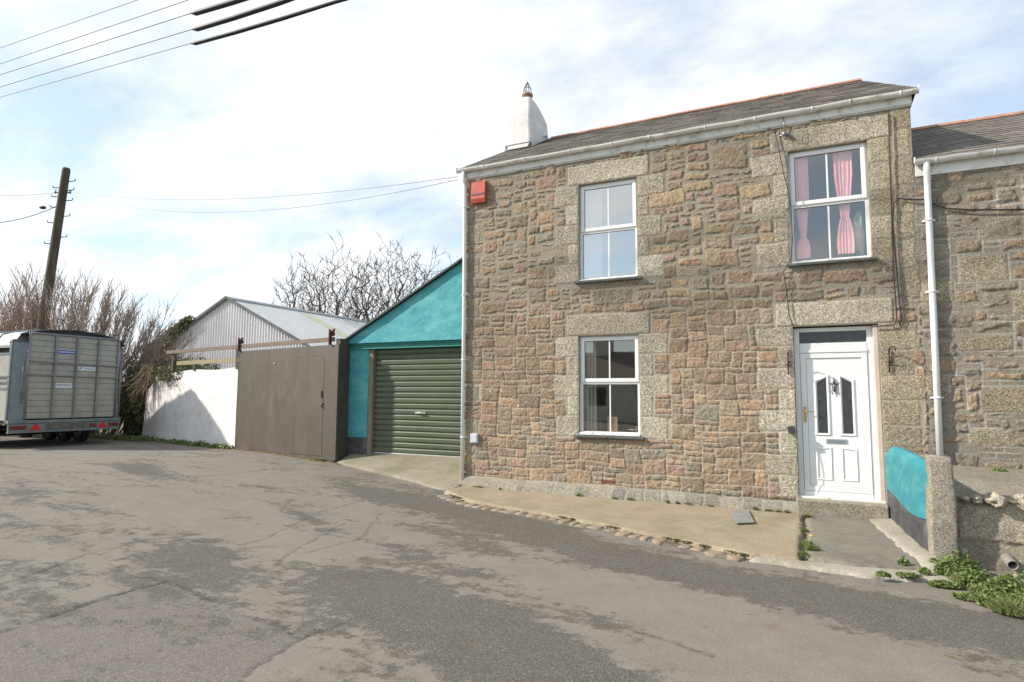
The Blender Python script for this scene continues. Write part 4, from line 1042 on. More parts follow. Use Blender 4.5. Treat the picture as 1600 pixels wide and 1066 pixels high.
# slate cover on the pavement
P = [atZ(*p, -.15) for p in ((1141,799),(1169,797),(1179,817),(1151,818))]
o = MB().prism([(p.x, p.y, -.158) for p in P], (0, 0, .018)).build('inspection_cover', M('slate_cover', (.20,.205,.20), (.26,.265,.255), sc=6, rough=.6, bump=.2), bevel=.004)
tag(o, 'small grey slate cover lying on the pavement left of the front door', 'cover')

# ------------------------------------------------------------------ garage
gar = thing('garage', 'teal rendered lean gable garage with a green roller door left of the stone house', 'garage', (-7.8, 1.5, 0))
GY = 1.5; gl = Vector((-9.87, 0, 2.74)); sl3 = .522; GX = -5.52
def gtop(x): return 2.74+sl3*(x+9.87)
n = 50; mb = MB(); vs = []
xs_ = [-9.84+(GX+9.84)*i/n for i in range(n+1)]
mb = MB()
X, T = np.meshgrid(np.linspace(-9.84, -5.80, 90), np.linspace(0, 1, 50), indexing='ij')
lo = 2.70+0*X; hi = 2.74+sl3*(X+9.87)-.02
Z = lo+(hi-lo)*T; Y = GY-.13-.03*(vnoise(X, Z, 1.6, 91)-.5)-.012*(vnoise(X, Z, 6, 92)-.5)
# overhang flares out over the beam
Y = Y+.0*T
grid_object('gable', X, Y, Z, teal, parent=gar)
mb = MB(); mb.add([(-9.84, GY-.13, 2.70), (-5.80, GY-.13, 2.70), (-5.80, GY+.1, 2.70), (-9.84, GY+.1, 2.70)], [(0, 1, 2, 3)])
mb.box(-9.84, -9.80, GY+.18, 9.0, -.1, 2.68); mb.box(-9.84, -5.82, 9.0, 9.2, -.1, 2.7)
mb.build('wall', teal, gar)
mb = MB(); mb.box(-9.80, -5.80, GY-.03, GY+.10, 2.565, 2.69); mb.box(-9.80, -5.80, GY-.06, GY-.03, 2.655, 2.69); mb.box(-9.80, -5.80, GY-.06, GY-.03, 2.565, 2.59); mb.build('beam', teal_dark, gar)
def pillar():
    X0, X1 = -9.90, -9.25; z0, zm, z1 = -.1, .50, 2.56
    def part(za, zb, m, name, off):
        X, Z = np.meshgrid(np.linspace(X0-off, X1+off, 24), np.linspace(za, zb, 60), indexing='ij')
        xx = (X-X0)/(X1-X0)*2-1; Y = GY-off-.02-.03*(vnoise(X, Z, 2.2, 95)-.5)+.05*np.clip(np.abs(xx)-.8, 0, 1)**2*20
        grid_object(name, X, Y, Z, m, parent=gar)
        MB().box(X1+off-.02, X1+off, GY+.03, GY+.16, za, zb).build(name+'_side', m, gar)
    part(zm, z1, teal, 'pillar', 0); part(z0, zm, black_paint, 'pillar_base', .006)
pillar()
MB().box(-9.245, -9.12, GY+.02, GY+.16, -.1, 2.56).build('door_post', jamb_timber, gar, bevel=.006)
# roller door: ribbed curtain
def roller_door():
    x0, x1, z0, z1 = -9.12, -5.80, .17, 2.57; mb = MB(); nr = 19; h = (z1-z0)/nr; prof = []
    for i in range(nr):
        b = z0+i*h
        for (u, d) in ((0, 0), (.08, .0), (.16, -.022), (.70, -.026), (.86, -.012), (.94, .012), (.985, .012)): prof.append((b+u*h, d))
    prof.append((z1, 0)); cols = [x0, x0+1.1, x0+2.2, x1]; k = len(prof)
    vs = [(x, GY+.13+d, z) for x in cols for z, d in prof]
    mb.add(vs, [(c*k+j, c*k+j+1, (c+1)*k+j+1, (c+1)*k+j) for c in range(3) for j in range(k-1)], 0, False)
    d = mb.build('roller_door', roller, gar, fix=False)
    MB().box(x0, x1, GY+.09, GY+.15, .135, .168).build('bottom_rail', alu, d, bevel=.004)
    hx, hz = atY(657, 645, GY+.1).x, atY(657, 645, GY+.1).z
    m2 = MB(); m2.box(hx-.14, hx+.14, GY+.088, GY+.100, hz-.025, hz+.025); m2.tube([(hx-.04, GY+.08, hz), (hx-.04, GY+.05, hz), (hx+.12, GY+.05, hz)], .012, 8); m2.build('handle', alu, d)
roller_door()
mb = MB(); a = Vector((-9.97, GY-.20, gtop(-9.97)+.02)); b = Vector((GX, GY-.20, gtop(GX)+.02))
mb.prism([a, b, b+Vector((0, 0, .02)), a+Vector((0, 0, .02))], (0, 7.9, 0)); mb.build('roof', M('felt', (.07,.07,.07), (.11,.11,.11), sc=5, rough=.85), gar)
mb = MB(); mb.prism([a+Vector((0.01,-.02,-.03)), b+Vector((0,-.02,-.03)), b+Vector((0, -.02, .015)), a+Vector((0.01, -.02, .015))], (0, .02, 0)); mb.build('verge_board', M('verge', (.02,.03,.03), (.03,.06,.06), sc=6, rough=.6), gar)

# ------------------------------------------------------------------ sliding gate
gd = Vector((-.982, .191, 0)).normalized(); gn = Vector((-gd.y, gd.x, 0)); gn = gn if gn.y < 0 else -gn   # towards the road
g0 = Vector((-9.73, 1.03, 0)); GL = 4.33
gate = thing('sliding_gate', 'large brown panelled sliding gate with a wicket door left of the garage', 'gate', tuple(g0))
def gp(s, o=0, z=0): q = g0+gd*s+gn*o; return Vector((q.x, q.y, z))
def gbox(mb, s0, s1, o0, o1, z0, z1):
    c = gp((s0+s1)/2, (o0+o1)/2, (z0+z1)/2); return mb.obox(c, gd, gn, (0, 0, 1), (s1-s0)/2, abs(o1-o0)/2, (z1-z0)/2)
w0, w1 = .52, 1.66
mb = MB(); gbox(mb, w1, GL, -.03, .0, .0, 2.66); gbox(mb, .0, w0, -.03, .0, .0, 2.66); gbox(mb, w0, w1, -.03, .0, 2.40, 2.66); gbox(mb, w0, w1, -.03, .0, .0, .045)
pn = mb.build('panel', brown_gate, gate)
mb = MB(); gbox(mb, 0, GL, -.06, -.03, 0.001, .08); gbox(mb, 0.001, .06, -.0295, .012, -.01, 2.655); gbox(mb, GL-.03, GL, -.0295, .004, -.02, 2.65); gbox(mb, .06, GL-.03, -.0295, .006, -.025, .0); gbox(mb, 2.85, 2.858, -.001, .002, .01, 2.65)
mb.build('gate_frame', brown_gate, gate)
mb = MB(); gbox(mb, w0+.008, w1-.008, -.028, .004, .052, 2.392); wk = mb.build('wicket_door', brown_gate, gate, bevel=.003)
mb = MB(); gbox(mb, w0-.0, w1, -.036, -.031, .04, 2.41); mb.build('door_gap', black_paint, wk)
mb = MB(); gbox(mb, .50, .66, .004, .022, 1.27, 1.30); mb.tube([gp(.58, .03, 1.28), gp(.56, .045, 1.22), gp(.53, .03, 1.20)], .018, 8); mb.build('latch', M('latch', (.08,.06,.05), (.2,.18,.16), sc=30, rough=.5, metal=.4), wk)
mb = MB(); gbox(mb, .565, .60, .006, .03, 1.42, 1.58); mb.build('handle', rust_dark, wk)
p = gp(2.60, .012, 2.28); tag(MB().blob(p, (.02, .006, .035), 3, sub=1).build('paint_chip', upvc, gate), None)
mb = MB(); mb.box(-9.86, -9.735, 1.075, 1.36, -.06, 2.80); mb.build('side_return', brown_dark, gate); MB().box(-9.875,-9.785, 1.36, 1.47, -.06, 2.72).build('gate_stop', brown_dark, gate)
# overhead track rail
rail = thing('gate_rail', 'long timber rail carrying the sliding gate above the white wall', 'rail', tuple(gp(4, 0, 0)))
r0, r1 = gp(.22, -.02, 2.79), gp(8.6, -.02, 2.79)
MB().bar(r0, r1, .06, .10).build('top_rail', timber_brown, rail)
MB().bar(gp(GL-.05, -.07, 2.43), gp(8.0, -.07, 2.43), .05, .12).build('lower_rail', timber_grey, rail)
for s in (8.27, 4.5, 6.9):
    z1 = 2.73 if s != 6.9 else 2.37
    m2 = MB(); m2.bar(gp(s, -.09, 2.18), gp(s, -.09, z1), .09, .11, up=(0, 1, 0)); m2.build('rail_post', M('post_green', (.06,.055,.04), (.12,.10,.06), sc=8, rough=.8), rail)
for s in (.30, 4.28):
    h = MB(); q = gp(s, .03, 0)
    h.bar(q+Vector((0, 0, 2.66)), q+Vector((0, 0, 3.02)), .09, .03, up=(1, 0, 0)); h.tube([q+gn*.0+Vector((0, 0, 2.98))+gd*.02, q+gn*-.0+Vector((0, 0, 2.98))-gd*.12, q+Vector((0, 0, 3.03))-gd*.16], [.025, .035, .015], 8)
    h.tube([q+gn*.02+Vector((0,0,2.92)), q-gn*.10+Vector((0,0,2.92))], .05, 12)
    h.build('roller_hanger', rust_dark, rail)

# white rendered wall continuing left, its far end stepping down behind the ivy
def white_wall():
    t = thing('rendered_wall', 'white rendered garden wall between the brown gate and the ivy', 'wall', tuple(gp(6, 0, 0)))
    xs = np.linspace(4.2, 10.3, 170); ts = np.linspace(0, 1, 50); Sx, T = np.meshgrid(xs, ts, indexing='ij')
    top = 2.24-.02*(Sx-4.2)+.03*np.sin(Sx*2)-.55*sstep(9.3, 10.3, Sx)
    Z = -.1+(top+.1)*T; off = -.08+.05*(vnoise(Sx, Z, 1.3, 101)-.5)+.015*(vnoise(Sx, Z, 6, 102)-.5)+.05*(1-T)-.10*sstep(8.2, 10.3, Sx)**1.5
    X = g0.x+gd.x*Sx+gn.x*off; Y = g0.y+gd.y*Sx+gn.y*off
    grid_object('wall_face', X, Y, Z, render_white, parent=t)
    Sx2, T2 = np.meshgrid(xs, np.linspace(0, 1, 5), indexing='ij'); top2 = top[:, :1]+0*T2; offb = off[:, -1:]+0*T2-.24*T2
    grid_object('wall_top', g0.x+gd.x*Sx2+gn.x*offb, g0.y+gd.y*Sx2+gn.y*offb, top2-.02*np.abs(T2-.5)*0, render_white, parent=t)
white_wall()

# ------------------------------------------------------------------ corrugated shed
def shed():
    t = thing('corrugated_shed', 'pale corrugated metal shed with a low pitched roof behind the gate', 'shed', (-22, 8, 0))
    SY = 8.; xl, xp, xr = -26.6, -22.0, -17.42; ze, zp = 3.40, 5.55; LEN = 22
    k = 6; per = .155; n = int((xr-xl)/per)*k
    xs = np.linspace(xl, xr, n+1); Xv, T = np.meshgrid(xs, np.array([0, 1.]), indexing='ij')
    top = np.where(Xv < xp, ze+(zp-ze)*(Xv-xl)/(xp-xl), zp+(ze-zp)*(Xv-xp)/(xr-xp))-.04
    Z = -.3+(top+.3)*T; Y = SY+.026*np.cos(Xv/per*2*math.pi)
    grid_object('gable_wall', Xv, Y, Z, corr_wall, parent=t)
    mb = MB(); mb.box(xr-.1, xr-.04, SY+.05, SY+LEN, -.3, ze-.12); mb.box(xl+.04, xl+.1, SY+.05, SY+LEN, -.3, ze-.12); mb.box(xl+.1, xr-.1, SY+LEN-.1, SY+LEN, -.3, ze-.1); mb.build('side_wall', corr_wall, t)
    n = int(LEN/per)*k; ys = np.linspace(SY-.12, SY+LEN, n+1)
    def slope(xa, za, xb, zb, y0, y1, m, name, lift=0, xr_=(0, 1)):
        ys = np.linspace(y0, y1, max(int((y1-y0)/per)*k, 6)+1); Yv, T = np.meshgrid(ys, np.linspace(*xr_, 8), indexing='ij')
        Z = za+(zb-za)*T+.026*np.cos(Yv/per*2*math.pi)+lift; X = xa+(xb-xa)*T
        return grid_object(name, X, Yv, Z, m, parent=t)
    r = slope(xp, zp, xr+.25, ze-.12, SY-.12, SY+LEN, corr_roof, 'roof')
    slope(xp, zp, xl-.25, ze-.12, SY-.12, SY+LEN, corr_roof, 'roof')
    for y0 in (11.6, 17.6, 23.6): slope(xp, zp, xr+.25, ze-.12, y0, y0+.78, corr_sky, 'rooflight', .012, (.08, .86))
    mb = MB(); mb.prism([(xp-.2, SY-.14, zp-.05), (xp, SY-.14, zp+.07), (xp+.2, SY-.14, zp-.05), (xp, SY-.14, zp+.04)], (0, LEN+.14, 0)); mb.build('ridge_cap', M('ridge_metal', (.40,.41,.42), (.30,.31,.32), sc=3, rough=.6), t)
    mb = MB()
    for xa, za, xb, zb in ((xp, zp+.03, xr+.2, ze-.07), (xl-.2, ze-.07, xp, zp+.03)): mb.bar((xa, SY-.14, za), (xb, SY-.14, zb), .03, .10)
    mb.build('verge_trim', M('verge_dark', (.06,.065,.065), (.10,.11,.11), sc=4, rough=.6), t)
shed()

# ------------------------------------------------------------------ foliage helpers
def leaves(mb, pts, size, rr, mi=0, up=.3, n=1):
    for p in pts:
        s = size*rr.uniform(.6, 1.4); a = Vector((rr.gauss(0, 1), rr.gauss(0, 1), rr.gauss(0, 1)+up)).normalized()
        u = a.orthogonal().normalized(); u.rotate(Matrix.Rotation(rr.uniform(0, 6.28), 3, a)); v = a.cross(u)
        mb.add([p-u*s, p+v*s*.55-u*.1*s, p+u*s+a*s*.15, p-v*s*.55-u*.1*s], [(0, 1, 2, 3)], mi)
def twig(mb, p, d, l, r, rr, mi=0, seg=4, bend=.25, n=3):
    pts = [p]; dd = d.normalized()
    for i in range(seg):
        dd = (dd+Vector((rr.gauss(0, bend), rr.gauss(0, bend), rr.gauss(0, bend)))*.5).normalized(); pts.append(pts[-1]+dd*(l/seg))
    mb.tube(pts, [r*(1-.7*i/seg) for i in range(seg+1)], n, mi, caps=False); return pts

# ivy mass between trailer and white wall
def ivy_mass():
    rr = random.Random(21); t = thing('ivy_hedge', 'thick tangled ivy and bramble mass between the trailer and the white wall', 'hedge', (-20, 3.6, 0))
    mb = MB(); pts = []
    def vol():
        u = rr.random(); x = -21.6+u*4.3; y = 2.75+(-18-x)*.26+rr.uniform(0, 1.6)
        hmax = 2.45+.2*math.sin(x*3.1)+.15*math.sin(x*7)-.35*max(0, x+18.1)
        z = hmax*rr.random()**.75
        if x > -19.6: z = max(z, 1.9+rr.random()*.35)
        bul = .45*math.sin(max(0, min(1, z/hmax))*math.pi); return Vector((x, y-bul*.7+.15*math.sin(x*5+z*4), z))
    for _ in range(15000):
        p = vol()
        if p.x > -19.75 and p.z < 1.85 and rr.random() < .97: continue
        pts.append(p)
    leaves(mb, pts, .055, rr); mb.build('leaves', ivy_leaf, t, fix=False)
    sm = MB()
    for _ in range(750):
        p = vol()
        if p.x > -19.8 and p.z < 1.9: p.z = rr.uniform(1.95, 2.4)
        twig(sm, p, Vector((rr.gauss(0, 1), rr.gauss(0, .6)-.3, rr.gauss(0, .8))), rr.uniform(.3, .9), .010, rr)
    for _ in range(90):
        p = Vector((rr.uniform(-21.3, -18.2), rr.uniform(2.9, 3.9), rr.uniform(2.2, 2.7))); twig(sm, p, Vector((rr.gauss(0, .8), rr.gauss(0, .5), 1)), rr.uniform(.3, .7), .008, rr)
    for _ in range(70):
        p = gp(rr.uniform(9.2, 10.2), .05, rr.uniform(1.9, 2.5)); twig(sm, p, Vector((rr.gauss(0, .7), -.35, -1.0)), rr.uniform(.5, 1.5), .010, rr)
    sm.build('stems', dead_stem, t, fix=False)
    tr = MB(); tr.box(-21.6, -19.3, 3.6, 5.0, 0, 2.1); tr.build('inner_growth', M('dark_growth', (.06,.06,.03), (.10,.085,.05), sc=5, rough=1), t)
ivy_mass()
def climber():
    rr = random.Random(5); t = thing('climbing_ivy', 'ivy climbing the left roof slope of the corrugated shed', 'ivy', (-25.5, 7.8, 3))
    mb = MB(); pts = []; sm = MB()
    for _ in range(3600):
        u = rr.random()**1.5*.62; x = -26.9+u*4.6; zt = 3.40+2.15*u
        d = rr.expovariate(1.0)*(.55*(1-u/.65)**1.5+.05) if u < .65 else .02
        if d > 2.2: continue
        pts.append(Vector((x+rr.gauss(0, .1), 7.78+rr.uniform(-.15, .1), zt+.12-d+rr.gauss(0, .05))))
    leaves(mb, pts, .055, rr); mb.build('leaves', ivy_leaf, t, fix=False)
    for _ in range(70):
        u = rr.random()*.4; p = Vector((-26.9+u*4.6, 7.8, 3.45+2.15*u-rr.random()*1.6*(1-u/.7))); twig(sm, p, Vector((rr.gauss(0, 1), -.2, rr.gauss(0, .7))), rr.uniform(.3, .9), .009, rr)
    sm.build('stems', dead_stem, t, fix=False)
climber()

# ------------------------------------------------------------------ trees
def tree(label, base, lean, crown_c, crown_r, n, seed, m, stems=3, ivy=False, group=None):
    """bare crown: points through the crown's volume joined one after another to the nearest limb, limbs thicker the more they carry"""
    t = thing('bare_tree', label, 'tree', tuple(base), group); rs = np.random.RandomState(seed)
    b = np.array(base); c = np.array(crown_c); R3 = np.array(crown_r)
    nodes = [b]; par = [-1]; dist = [0.]
    for k in range(stems):                       # the main stems
        a = rs.uniform(0, 6.28); last = 0; p = b.copy(); d = np.array([lean[0]+.38*math.cos(a), lean[1]+.38*math.sin(a), 1.])
        for q in range(7):
            p = p+d/np.linalg.norm(d)*.62; d = d+np.array([rs.normal(0, .08), rs.normal(0, .08), .08]); nodes.append(p.copy()); par.append(last); dist.append(dist[last]+.62); last = len(nodes)-1
    P = rs.normal(0, 1, (n*3, 3)); P /= np.linalg.norm(P, axis=1)[:, None]; P *= (rs.rand(n*3)**.42)[:, None]
    wob = 1+.10*np.sin(P[:, 0]*7+seed)+.08*np.sin(P[:, 2]*9+P[:, 1]*5); P = c+P*R3*wob[:, None]
    P = P[P[:, 2] > c[2]-R3[2]*.45][:n]
    P = P[np.argsort(np.linalg.norm(P-b, axis=1))]
    for p in P:
        N = np.array(nodes); v = p-N; dd = np.linalg.norm(v, axis=1)+1e-6
        cost = dd*(1+.9*(v[:, 2] < 0))+.30*np.array(dist); q = int(np.argmin(cost))
        mid = N[q]+(p-N[q])*.5+rs.normal(0, .02, 3)+np.array([0, 0, -.04]); dist.append(dist[q]+dd[q]*.5); nodes.append(mid); par.append(q)
        nodes.append(p); par.append(len(nodes)-2); dist.append(dist[q]+dd[q])
    w = np.ones(len(nodes))
    for k in range(len(nodes)-1, 0, -1): w[par[k]] += w[k]
    rad = np.maximum(.0065*w**.46, .013)
    tm, cm = MB(), MB(); V = [Vector(x) for x in nodes]; kids = np.zeros(len(nodes), int)
    for k in range(1, len(nodes)): kids[par[k]] += 1
    for k in range(1, len(nodes)):
        q = par[k]; big_ = rad[k] > .05
        (tm if big_ else cm).tube([V[q], V[k]], [min(rad[q], rad[k]*1.35), rad[k]], 6 if big_ else 3, 0, caps=False)
        if not kids[k]:
            d = (V[k]-V[q]).normalized()
            for _ in range(3): twig(cm, V[k], d+Vector((rs.normal(0, .45), rs.normal(0, .45), .25+rs.normal(0, .3))), rs.uniform(.3, .65), .014, rr, seg=2, bend=.06)
    tm.build('trunk', m, t, fix=False); cm.build('crown', m, t, fix=False)
    if ivy:
        lm = MB(); pts = []
        for k in range(1, 1+7*stems):
            for _ in range(330): pts.append(V[par[k]].lerp(V[k], rr.random())+Vector((rr.gauss(0, 1), rr.gauss(0, 1), rr.gauss(0, .5)))*.16)
        leaves(lm, pts, .09, rr); lm.build('ivy', ivy_leaf, t, fix=False)
    return t
def P3(px, D, z=0): d = ray(px, 600); d.z = 0; d.normalize(); q = CAM+d*D; return Vector((q.x, q.y, z))
rr = random.Random(11)
# bare trees behind the shed and the garage
GRP = 'bare trees behind the shed'
tree('largest bare winter tree with a broad domed crown behind the teal garage roof', P3(618, 38), (0, 0), P3(622, 38, 5.0), (4.8, 3.2, 5.6), 2700, 3, bark, 5, group=GRP)
tree('bare tree with ivy clad trunks behind the middle of the shed roof', P3(528, 36), (-.1, 0), P3(528, 36, 5.4), (2.7, 2.0, 4.5), 900, 8, bark, 3, True, GRP)
tree('small leaning bare tree at the left end of the shed roof skyline', P3(492, 34), (-.35, 0), P3(466, 34, 5.6), (1.7, 1.5, 3.1), 420, 15, bark, 2, group=GRP)
# coppiced shrubby tree behind the trailer: a fan of straight upright shoots
def coppice(label, base, W_, H, n, rr, fan, group):
    t = thing('coppiced_tree', label, 'tree', tuple(base), group); tm, cm = MB(), MB()
    for i in range(n):
        u = (i+rr.random())/n*2-1; dx = u*fan; side = rt*dx
        o = rt*(u*W_*.5)+fw*rr.uniform(-1.2, 1.2); o.z = 0
        d = Vector((side.x, side.y, 1))+Vector((rr.gauss(0, .06), rr.gauss(0, .12), 0)); l = H*(1-.30*abs(u)**2.2)*rr.uniform(.86, 1.04)/d.normalized().z*(1-.12*abs(u))
        pts = twig(tm, base+o, d, l, rr.uniform(.016, .036), rr, seg=9, bend=.06, n=4)
        for j in range(2, 10):
            for _ in range(5):
                a = rr.uniform(0, 6.28); dd = (pts[j]-pts[j-1]).normalized()+Vector((math.cos(a), math.sin(a), .3))*rr.uniform(.25, .5); sub = twig(cm, pts[j].lerp(pts[j-1], rr.random()), dd, rr.uniform(.5, 1.2)*(1.15-j*.07), .011, rr, seg=3, bend=.12)
                for _ in range(2):
                    a = rr.uniform(0, 6.28); twig(cm, sub[rr.randrange(1, 4)], dd+Vector((math.cos(a), math.sin(a), .4))*.5, rr.uniform(.2, .5), .009, rr, seg=2, bend=.1)
    tm.build('trunk', bark_green, t, fix=False); cm.build('crown', bark_red, t, fix=False)
coppice('broad coppiced tree with a fan of reddish bare shoots behind the trailer', P3(98, 27, 0), 3.9, 5.35, 104, random.Random(2), .50, 'coppiced trees behind the trailer')
coppice('coppiced bare tree cut by the left edge of the picture', P3(-25, 29, 0), 2.6, 4.9, 44, random.Random(6), .40, 'coppiced trees behind the trailer')

# hedgerow in the distance
def hedgerow():
    rr = random.Random(31); mb = MB(); pts = []
    for _ in range(9000):
        x = rr.uniform(-75, -24); y = 14+(x+24)*-.12+rr.uniform(0, 3)+1.5*math.sin(x*.3); pts.append(Vector((x, y+3, rr.random()**.6*(2.0+.5*math.sin(x*.7)+.4*math.sin(x*2.1)))))
    leaves(mb, pts, .16, rr); mb.build
    o = mb.build('far_hedgerow', hedge_leaf, fix=False); tag(o, 'dark hedgerow far behind the trailer', 'hedge', kind='stuff')
hedgerow()

# ------------------------------------------------------------------ weeds
def weeds(name, label, regions, leafsz, count, h, m, seed, grass=False, zf=None, cat='weeds', kind='stuff'):
    rr = random.Random(seed); mb = MB()
    for _ in range(count):
        (x, y, rx, ry, hh) = rr.choice(regions); a = rr.uniform(0, 6.28); q = rr.random()**.5; px_ = x+math.cos(a)*q*rx; py_ = y+math.sin(a)*q*ry
        z0 = zf(px_, py_) if zf else -.2; H = h*hh*(1-.6*q)
        if grass:
            d = Vector((rr.gauss(0, .5), rr.gauss(0, .5), 1)).normalized(); l = H*rr.uniform(.5, 1.2); w = d.cross(Vector((rr.gauss(0,1), rr.gauss(0,1), 0))).normalized()*leafsz*.12
            p = Vector((px_, py_, z0)); mid = p+d*l*.6; tip = p+d*l+Vector((d.x, d.y, -.2))*l*.35
            mb.add([p-w, p+w, mid+w*.7, mid-w*.7, tip], [(0, 1, 2, 3), (3, 2, 4)])
        else: leaves(mb, [Vector((px_, py_, z0+rr.random()*H))], leafsz, rr, up=1.2)
    o = mb.build(name, m, fix=False); return tag(o, label, cat, kind=kind)
big = [(*G(px, py)[:2], rx, ry, h) for px, py, rx, ry, h in ((1480,900,.10,.09,1.3),(1505,905,.12,.10,.9),(1530,918,.16,.12,1.3),(1548,930,.14,.10,.7),(1575,930,.14,.14,1.4),(1560,945,.16,.10,.7),(1595,952,.16,.12,1.0),(1500,893,.16,.07,1.5),(1460,890,.06,.06,.8),(1620,930,.3,.22,1.5),(1520,935,.14,.05,.3),(1475,915,.12,.05,.3))]
weeds('weeds', 'lush green weeds at the foot of the granite post and retaining wall', big, .019, 9500, .15, weed_leaf, 41)
gr2 = [(*G(1572,955), .12, .08, 1.), (*G(1540,940), .12, .08, .7), (*G(1590,960), .15, .08, 1.), (*G(1490,900), .12, .08, 1.2), (*G(1525,915), .2, .1, 1.2), (*G(1600,935), .2, .15, 1.3), (*G(1465,893), .06, .06, .8)]
weeds('grass', 'grass blades growing up through the weeds at the right edge', gr2, .03, 3200, .16, grass_leaf, 42, grass=True)
sp = [(*G(px, py), r, r*.7, h) for px, py, r, h in ((1256,795,.05,1.3),(1262,812,.04,.6),(1258,835,.04,.5),(1262,858,.07,.8),(1270,865,.05,.9),(1255,872,.05,.5))]
weeds('grass', 'ragged grass growing in the joint between pavement and door path', sp, .03, 2200, .13, grass_leaf, 43, grass=True, zf=lambda x, y: -.17)
weeds('weeds', 'leafy weeds beside the left end of the doorstep and in the path joint', [(*G(1270,797), .07, .05, 1.2), (*G(1266,862), .07, .05, .6), (*G(1340,801), .10, .02, .5), (*G(1380,905), .06, .04, .4), (*G(1412,888), .05, .05, .8), (*G(1445,900), .05, .05, .5), (*G(1420,905), .10, .04, .25)], .018, 1500, .12, weed_leaf, 44, zf=lambda x, y: -.17)
rg = random.Random(77); bs = []
for px in (742, 750, 782, 905, 960, 985, 1043, 1058, 1075, 1110, 1180, 1200, 1215, 1228): bs.append((atY(px, 760, -.16).x, -.17, rg.uniform(.03, .09), .025, rg.uniform(.4, 1)))
weeds('grass', 'small tufts of grass along the foot of the house wall', bs, .012, 1500, .05, weed_leaf, 45, zf=lambda x, y: -.16)
ks = []
for _ in range(22): s = rg.random(); i = int(s*5); a, b = KL[i], KL[i+1]; u = s*5-i; ks.append((a[0]+(b[0]-a[0])*u, a[1]+(b[1]-a[1])*u+.06, .06, .02, .4))
weeds('moss', 'moss and tiny weeds between the kerb stones', ks, .012, 1100, .03, M('moss', (.13,.13,.045), (.18,.16,.06), sc=9, rough=1), 46, zf=lambda x, y: -.185, cat='moss')
vg = []
for s in np.linspace(4.4, 9.3, 26): q = gp(float(s), .22, 0); vg.append((q.x+rg.uniform(-.1, .1), q.y, .25, .12, rg.uniform(.4, 1.2)))
for x in np.linspace(-21, -18.6, 8): vg.append((x, 2.3, .35, .25, 1.2))
weeds('weeds', 'grass and weeds along the foot of the white wall', vg, .035, 5200, .16, weed_leaf, 47, zf=lambda x, y: gzf(x))
weeds('leaf_litter', 'brown dead leaves and debris below the brown gate', [(gp(float(s), .12, 0).x, gp(float(s), .12, 0).y, .25, .10, .3) for s in np.linspace(0, 4.3, 14)], .02, 900, .03, dead_stem, 48, zf=lambda x, y: gzf(x)+.01, cat='debris')
weeds('weeds', 'small tufts at the front edge of the garage apron', [(*G(500,731), .15, .06, .7), (*G(622,743), .08, .04, .5), (*G(712,752), .1, .04, .7), (*G(700,757), .1, .04, .5)], .02, 700, .07, weed_leaf, 49, zf=lambda x, y: gzf(x)+.02)
p = atY(1562, 742, -.6); weeds('weeds', 'small fern-like weed on the ledge above the retaining wall', [(p.x, p.y, .09, .05, 1)], .022, 260, .12, weed_leaf, 50, zf=lambda x, y: .56)
t = thing('dandelion', 'yellow dandelion in the path joint in front of the door', 'flower', (*G(1268,858), -.17))
x, y = G(1268, 858); MB().tube([(x, y, -.17), (x, y-.01, -.06)], .003, 5).build('stalk', weed_leaf, t)
MB().blob((x, y-.01, -.052), (.018, .018, .008), 2, sub=2, k=.1).build('flower_head', M('yellow', (.75,.55,.02), rough=.7), t)

# ------------------------------------------------------------------ utility pole and wires
def atH(px, py, H): d = ray(px, py); return CAM+d*(H/math.hypot(d.x, d.y))
ptop = atH(104, 263, 26.0); d = atH(66, 512, 26.0)-ptop; pb = ptop+d*((ptop.z)/(-d.z))
pole = thing('utility_pole', 'tall leaning wooden utility pole behind the livestock trailer', 'pole', tuple(pb))
pole_m = M('pole_wood', (.055,.038,.027), (.085,.06,.04), sc=2, rough=.9, stretch=(5,5,.5), dirt=(.10,.10,.055), dsc=2)
mb = MB(); mb.tube([pb, pb.lerp(ptop, .5), ptop-(ptop-pb).normalized()*.1, ptop], [.17, .15, .125, .11], 16); mb.build('shaft', pole_m, pole)
pd = (ptop-pb).normalized(); sd_ = rt
for i, s in enumerate((.72, .80, .86, .90, .935)):
    c = pb.lerp(ptop, s); q = 1 if i % 2 else -1
    for q in (-1, 1):
        m2 = MB(); c2 = c+pd*(.12*q); m2.tube([c2+sd_*q*.10, c2+sd_*q*.36+Vector((0, 0, .02)), c2+sd_*q*.38+Vector((0, 0, .10))], .016, 6); m2.build('step_iron', cable_black, pole)
ins = pb.lerp(ptop, .905)
m2 = MB(); m2.tube([ins-sd_*.28, ins+sd_*.28], .02, 6)
for q in (-1, 1): m2.tube([ins+sd_*q*.26+Vector((0,0,-.03)), ins+sd_*q*.26+Vector((0,0,.10))], [.035,.02], 8)
m2.build('insulator', M('porcelain', (.12,.06,.05), rough=.3), pole)
def wire(label, A, B, sag, r, m=cable_black, group=None, name='overhead_wire', n=24):
    A, B = Vector(A), Vector(B); pts = []
    for i in range(n+1):
        s = i/n; p = A.lerp(B, s); p.z -= sag*4*s*(1-s); pts.append(p)
    o = MB().tube(pts, r, 4).build(name, m); return tag(o, label, 'wire', group)
thin = M('wire_grey', (.22,.20,.21), rough=.5)
hc = Vector((-5.92, -.08, 5.72))
wire('upper thin telephone wire from the pole to the left corner of the house gutter', ins+sd_*.1+Vector((0,0,.05)), hc, .38, .006, thin, 'telephone wires from the pole to the house')
wire('lower sagging telephone wire from the pole to the left corner of the house gutter', ins+sd_*.1, hc+Vector((0,0,-.06)), .68, .006, thin, 'telephone wires from the pole to the house')
lw = atD(-60, 302, 30); wire('thin wire running left from the top of the pole', ins-sd_*.2, lw, .1, .009, thin)
